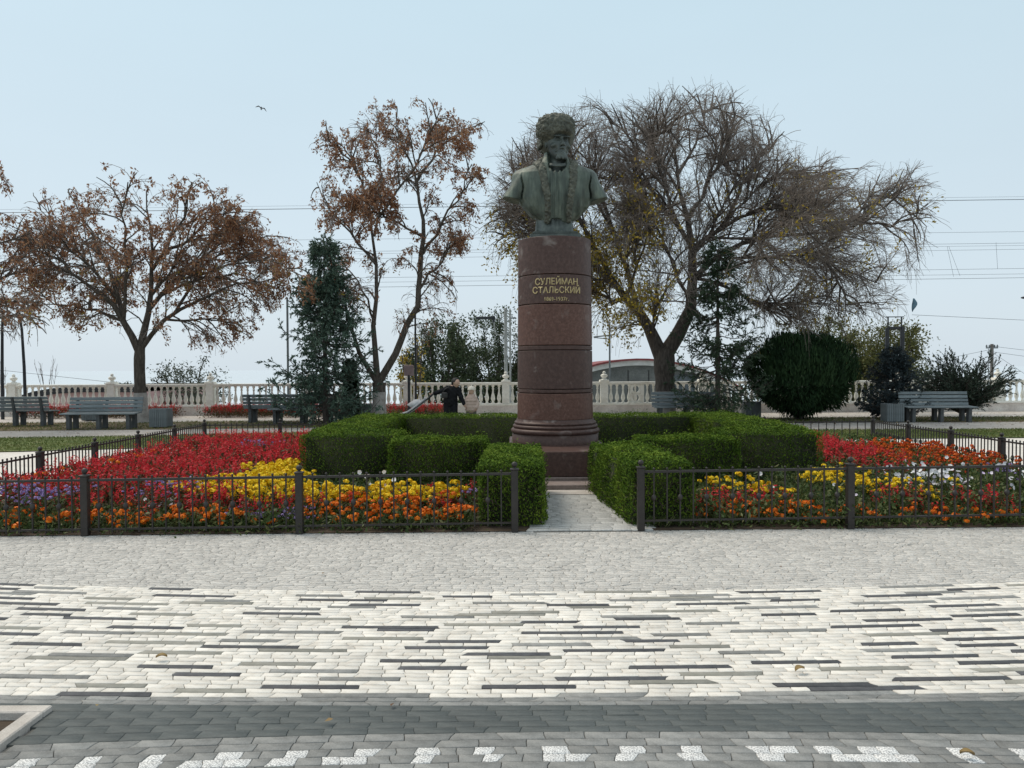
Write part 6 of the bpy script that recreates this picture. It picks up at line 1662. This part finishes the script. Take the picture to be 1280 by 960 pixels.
o = link('seat', mesh_np('seat', V, np.array(F), light, smooth=True), root); sd = o.modifiers.new('thick', 'SOLIDIFY'); sd.thickness = .04
V, F = [], []
for i in range(9):
    a = PI * i / 8
    for x, z, rr in ((.34, .70, .13), (.20, .68, .16), (.02, .58, .15)): V.append((x - .14 * math.sin(a), -rr * math.cos(a), z + .10 * math.sin(a) * (1 if x > .1 else .8)))
F = [(3 * i + j, 3 * i + j + 1, 3 * i + j + 4, 3 * i + j + 3) for i in range(8) for j in range(2)]
o = link('canopy', mesh_np('canopy', V, np.array(F), light, smooth=True), root); sd = o.modifiers.new('thick', 'SOLIDIFY'); sd.thickness = .015
for x, s in ((-.42, -.2), (-.42, .2), (.20, -.2), (.20, .2)):
    m = MB(); m.tube([(x + .075 * math.cos(a), s, .085 + .075 * math.sin(a)) for a in np.linspace(0, 2 * PI, 19)], .016, 6, cap=False); m.tube([(x, s - .02, .085), (x, s + .02, .085)], .03, 8); w_ = m.build('wheel', black_m, root)
    for a in (0, PI / 3, 2 * PI / 3):
        m = MB(); m.tube([(x - .07 * math.cos(a), s, .085 - .07 * math.sin(a)), (x + .07 * math.cos(a), s, .085 + .07 * math.sin(a))], .006, 5); m.build('spoke', grey_m, w_)

# ================================================================== GRASS, LEAVES
grass_m = mat_leaf('grass_blade', [(0.05, 0.075, 0.018), (0.09, 0.125, 0.028), (0.14, 0.165, 0.045), (0.20, 0.17, 0.07)], trans=.3, patch=.5, pscale=.9)
dead_m = mat_leaf('fallen_leaf', [(0.10, 0.05, 0.025), (0.20, 0.11, 0.05), (0.28, 0.20, 0.08), (0.36, 0.29, 0.16)], trans=.1)
def ground_cards(front, back, n, h, x0=-26, x1=26):
    x = rng.uniform(x0, x1, n); f = np.interp(x, *zip(*front)); b = np.interp(x, *zip(*back)); y = f + (b - f) * rng.random(n)
    p = np.stack([x, y, np.full(n, h * .4)], 1); ax = unit(rdir(n) * np.array([1, 1, .3]) + np.array([0, 0, .9]))
    return cards(p, ax, rng.uniform(.6, 1.3, n) * h, .014)
stuff('lawn_grass', *ground_cards(LF, LB, 70000, .055), grass_m, 'short mown green grass of the lawn strip', 'grass')
stuff('strip_grass', *ground_cards(SF, SB, 30000, .06), grass_m, 'thin grass mixed with fallen leaves in the far strip', 'grass')
def flat_leaves(x0, x1, y0, y1, n, r=(.03, .07)):
    p = np.stack([rng.uniform(x0, x1, n), rng.uniform(y0, y1, n), np.full(n, .016) + rng.random(n) * .012], 1)
    ax = unit(rdir(n) * np.array([1, 1, .15])); up = unit(rdir(n) * .35 + np.array([0, 0, 1.0])); L = rng.uniform(*r, n)
    return cards(p, ax, L, L * .6, face=up)
stuff('fallen_leaves', *join([flat_leaves(-26, 26, 20.5, 24.2, 5200), flat_leaves(-26, 26, 17.5, 21.5, 1300), flat_leaves(-26, 26, 24.2, 26.9, 1100), flat_leaves(-9, 9, 3.7, 7.3, 16, (.025, .05)), flat_leaves(-2.3, 3, 2.6, 3.6, 4, (.025, .045)), flat_leaves(-5, -2.3, 2.4, 3.45, 60, (.02, .04))]), dead_m, 'dry brown leaves fallen on strip, path and paving', 'leaves')
# single curled leaves on the near paving
def curled_leaf(label, px, py, L, a):
    g_ = G(px, py); V = []
    for i in range(7):
        f = i / 6; w_ = L * .28 * math.sin(PI * min(1, .08 + f * .92)) ; zc = .012 + .010 * math.sin(f * PI) + .004
        for s in (-1, 0, 1): V.append(((f - .5) * L, s * w_, zc + abs(s) * .012))
    F = [(3 * i + j, 3 * i + j + 1, 3 * i + j + 4, 3 * i + j + 3) for i in range(6) for j in range(2)]
    o = link('fallen_leaf', mesh_np('fallen_leaf', V, np.array(F), dead_m, smooth=True), None, (g_[0], g_[1], .002), a); tag(o, label, 'leaf')
curled_leaf('curled brown leaf on the speckled near paving at the right', 1209, 949, .055, -.3)
curled_leaf('curled brown leaf on the white paving at the left', 202, 826, .06, .2)
curled_leaf('dry twisted leaf on the white paving right of centre', 1000, 842, .07, .5)
# red salvia beds along the balustrade
def red_bed(x0, x1, y0, y1, n):
    p = np.stack([rng.uniform(x0, x1, n), rng.uniform(y0, y1, n)], 1); return salvia(p, .30, .48, 4)
A, B = [], []
for q in ((-10.3, -6.6, 25.2, 26.6, 260), (-16.5, -11.3, 25.2, 26.4, 260), (-4.9, -2.3, 25.0, 26.4, 170), (-6.6, -5.2, 25.2, 26.4, 60)):
    a, b = red_bed(*q); A.append(a); B.append(b)
stuff('salvia_border', *join(A), pet_red, 'red salvia border below the balustrade at the left', 'flowers')
stuff('salvia_border_leaves', *join(B), leaf_r, 'reddish leaves of the border below the balustrade', 'leaves')
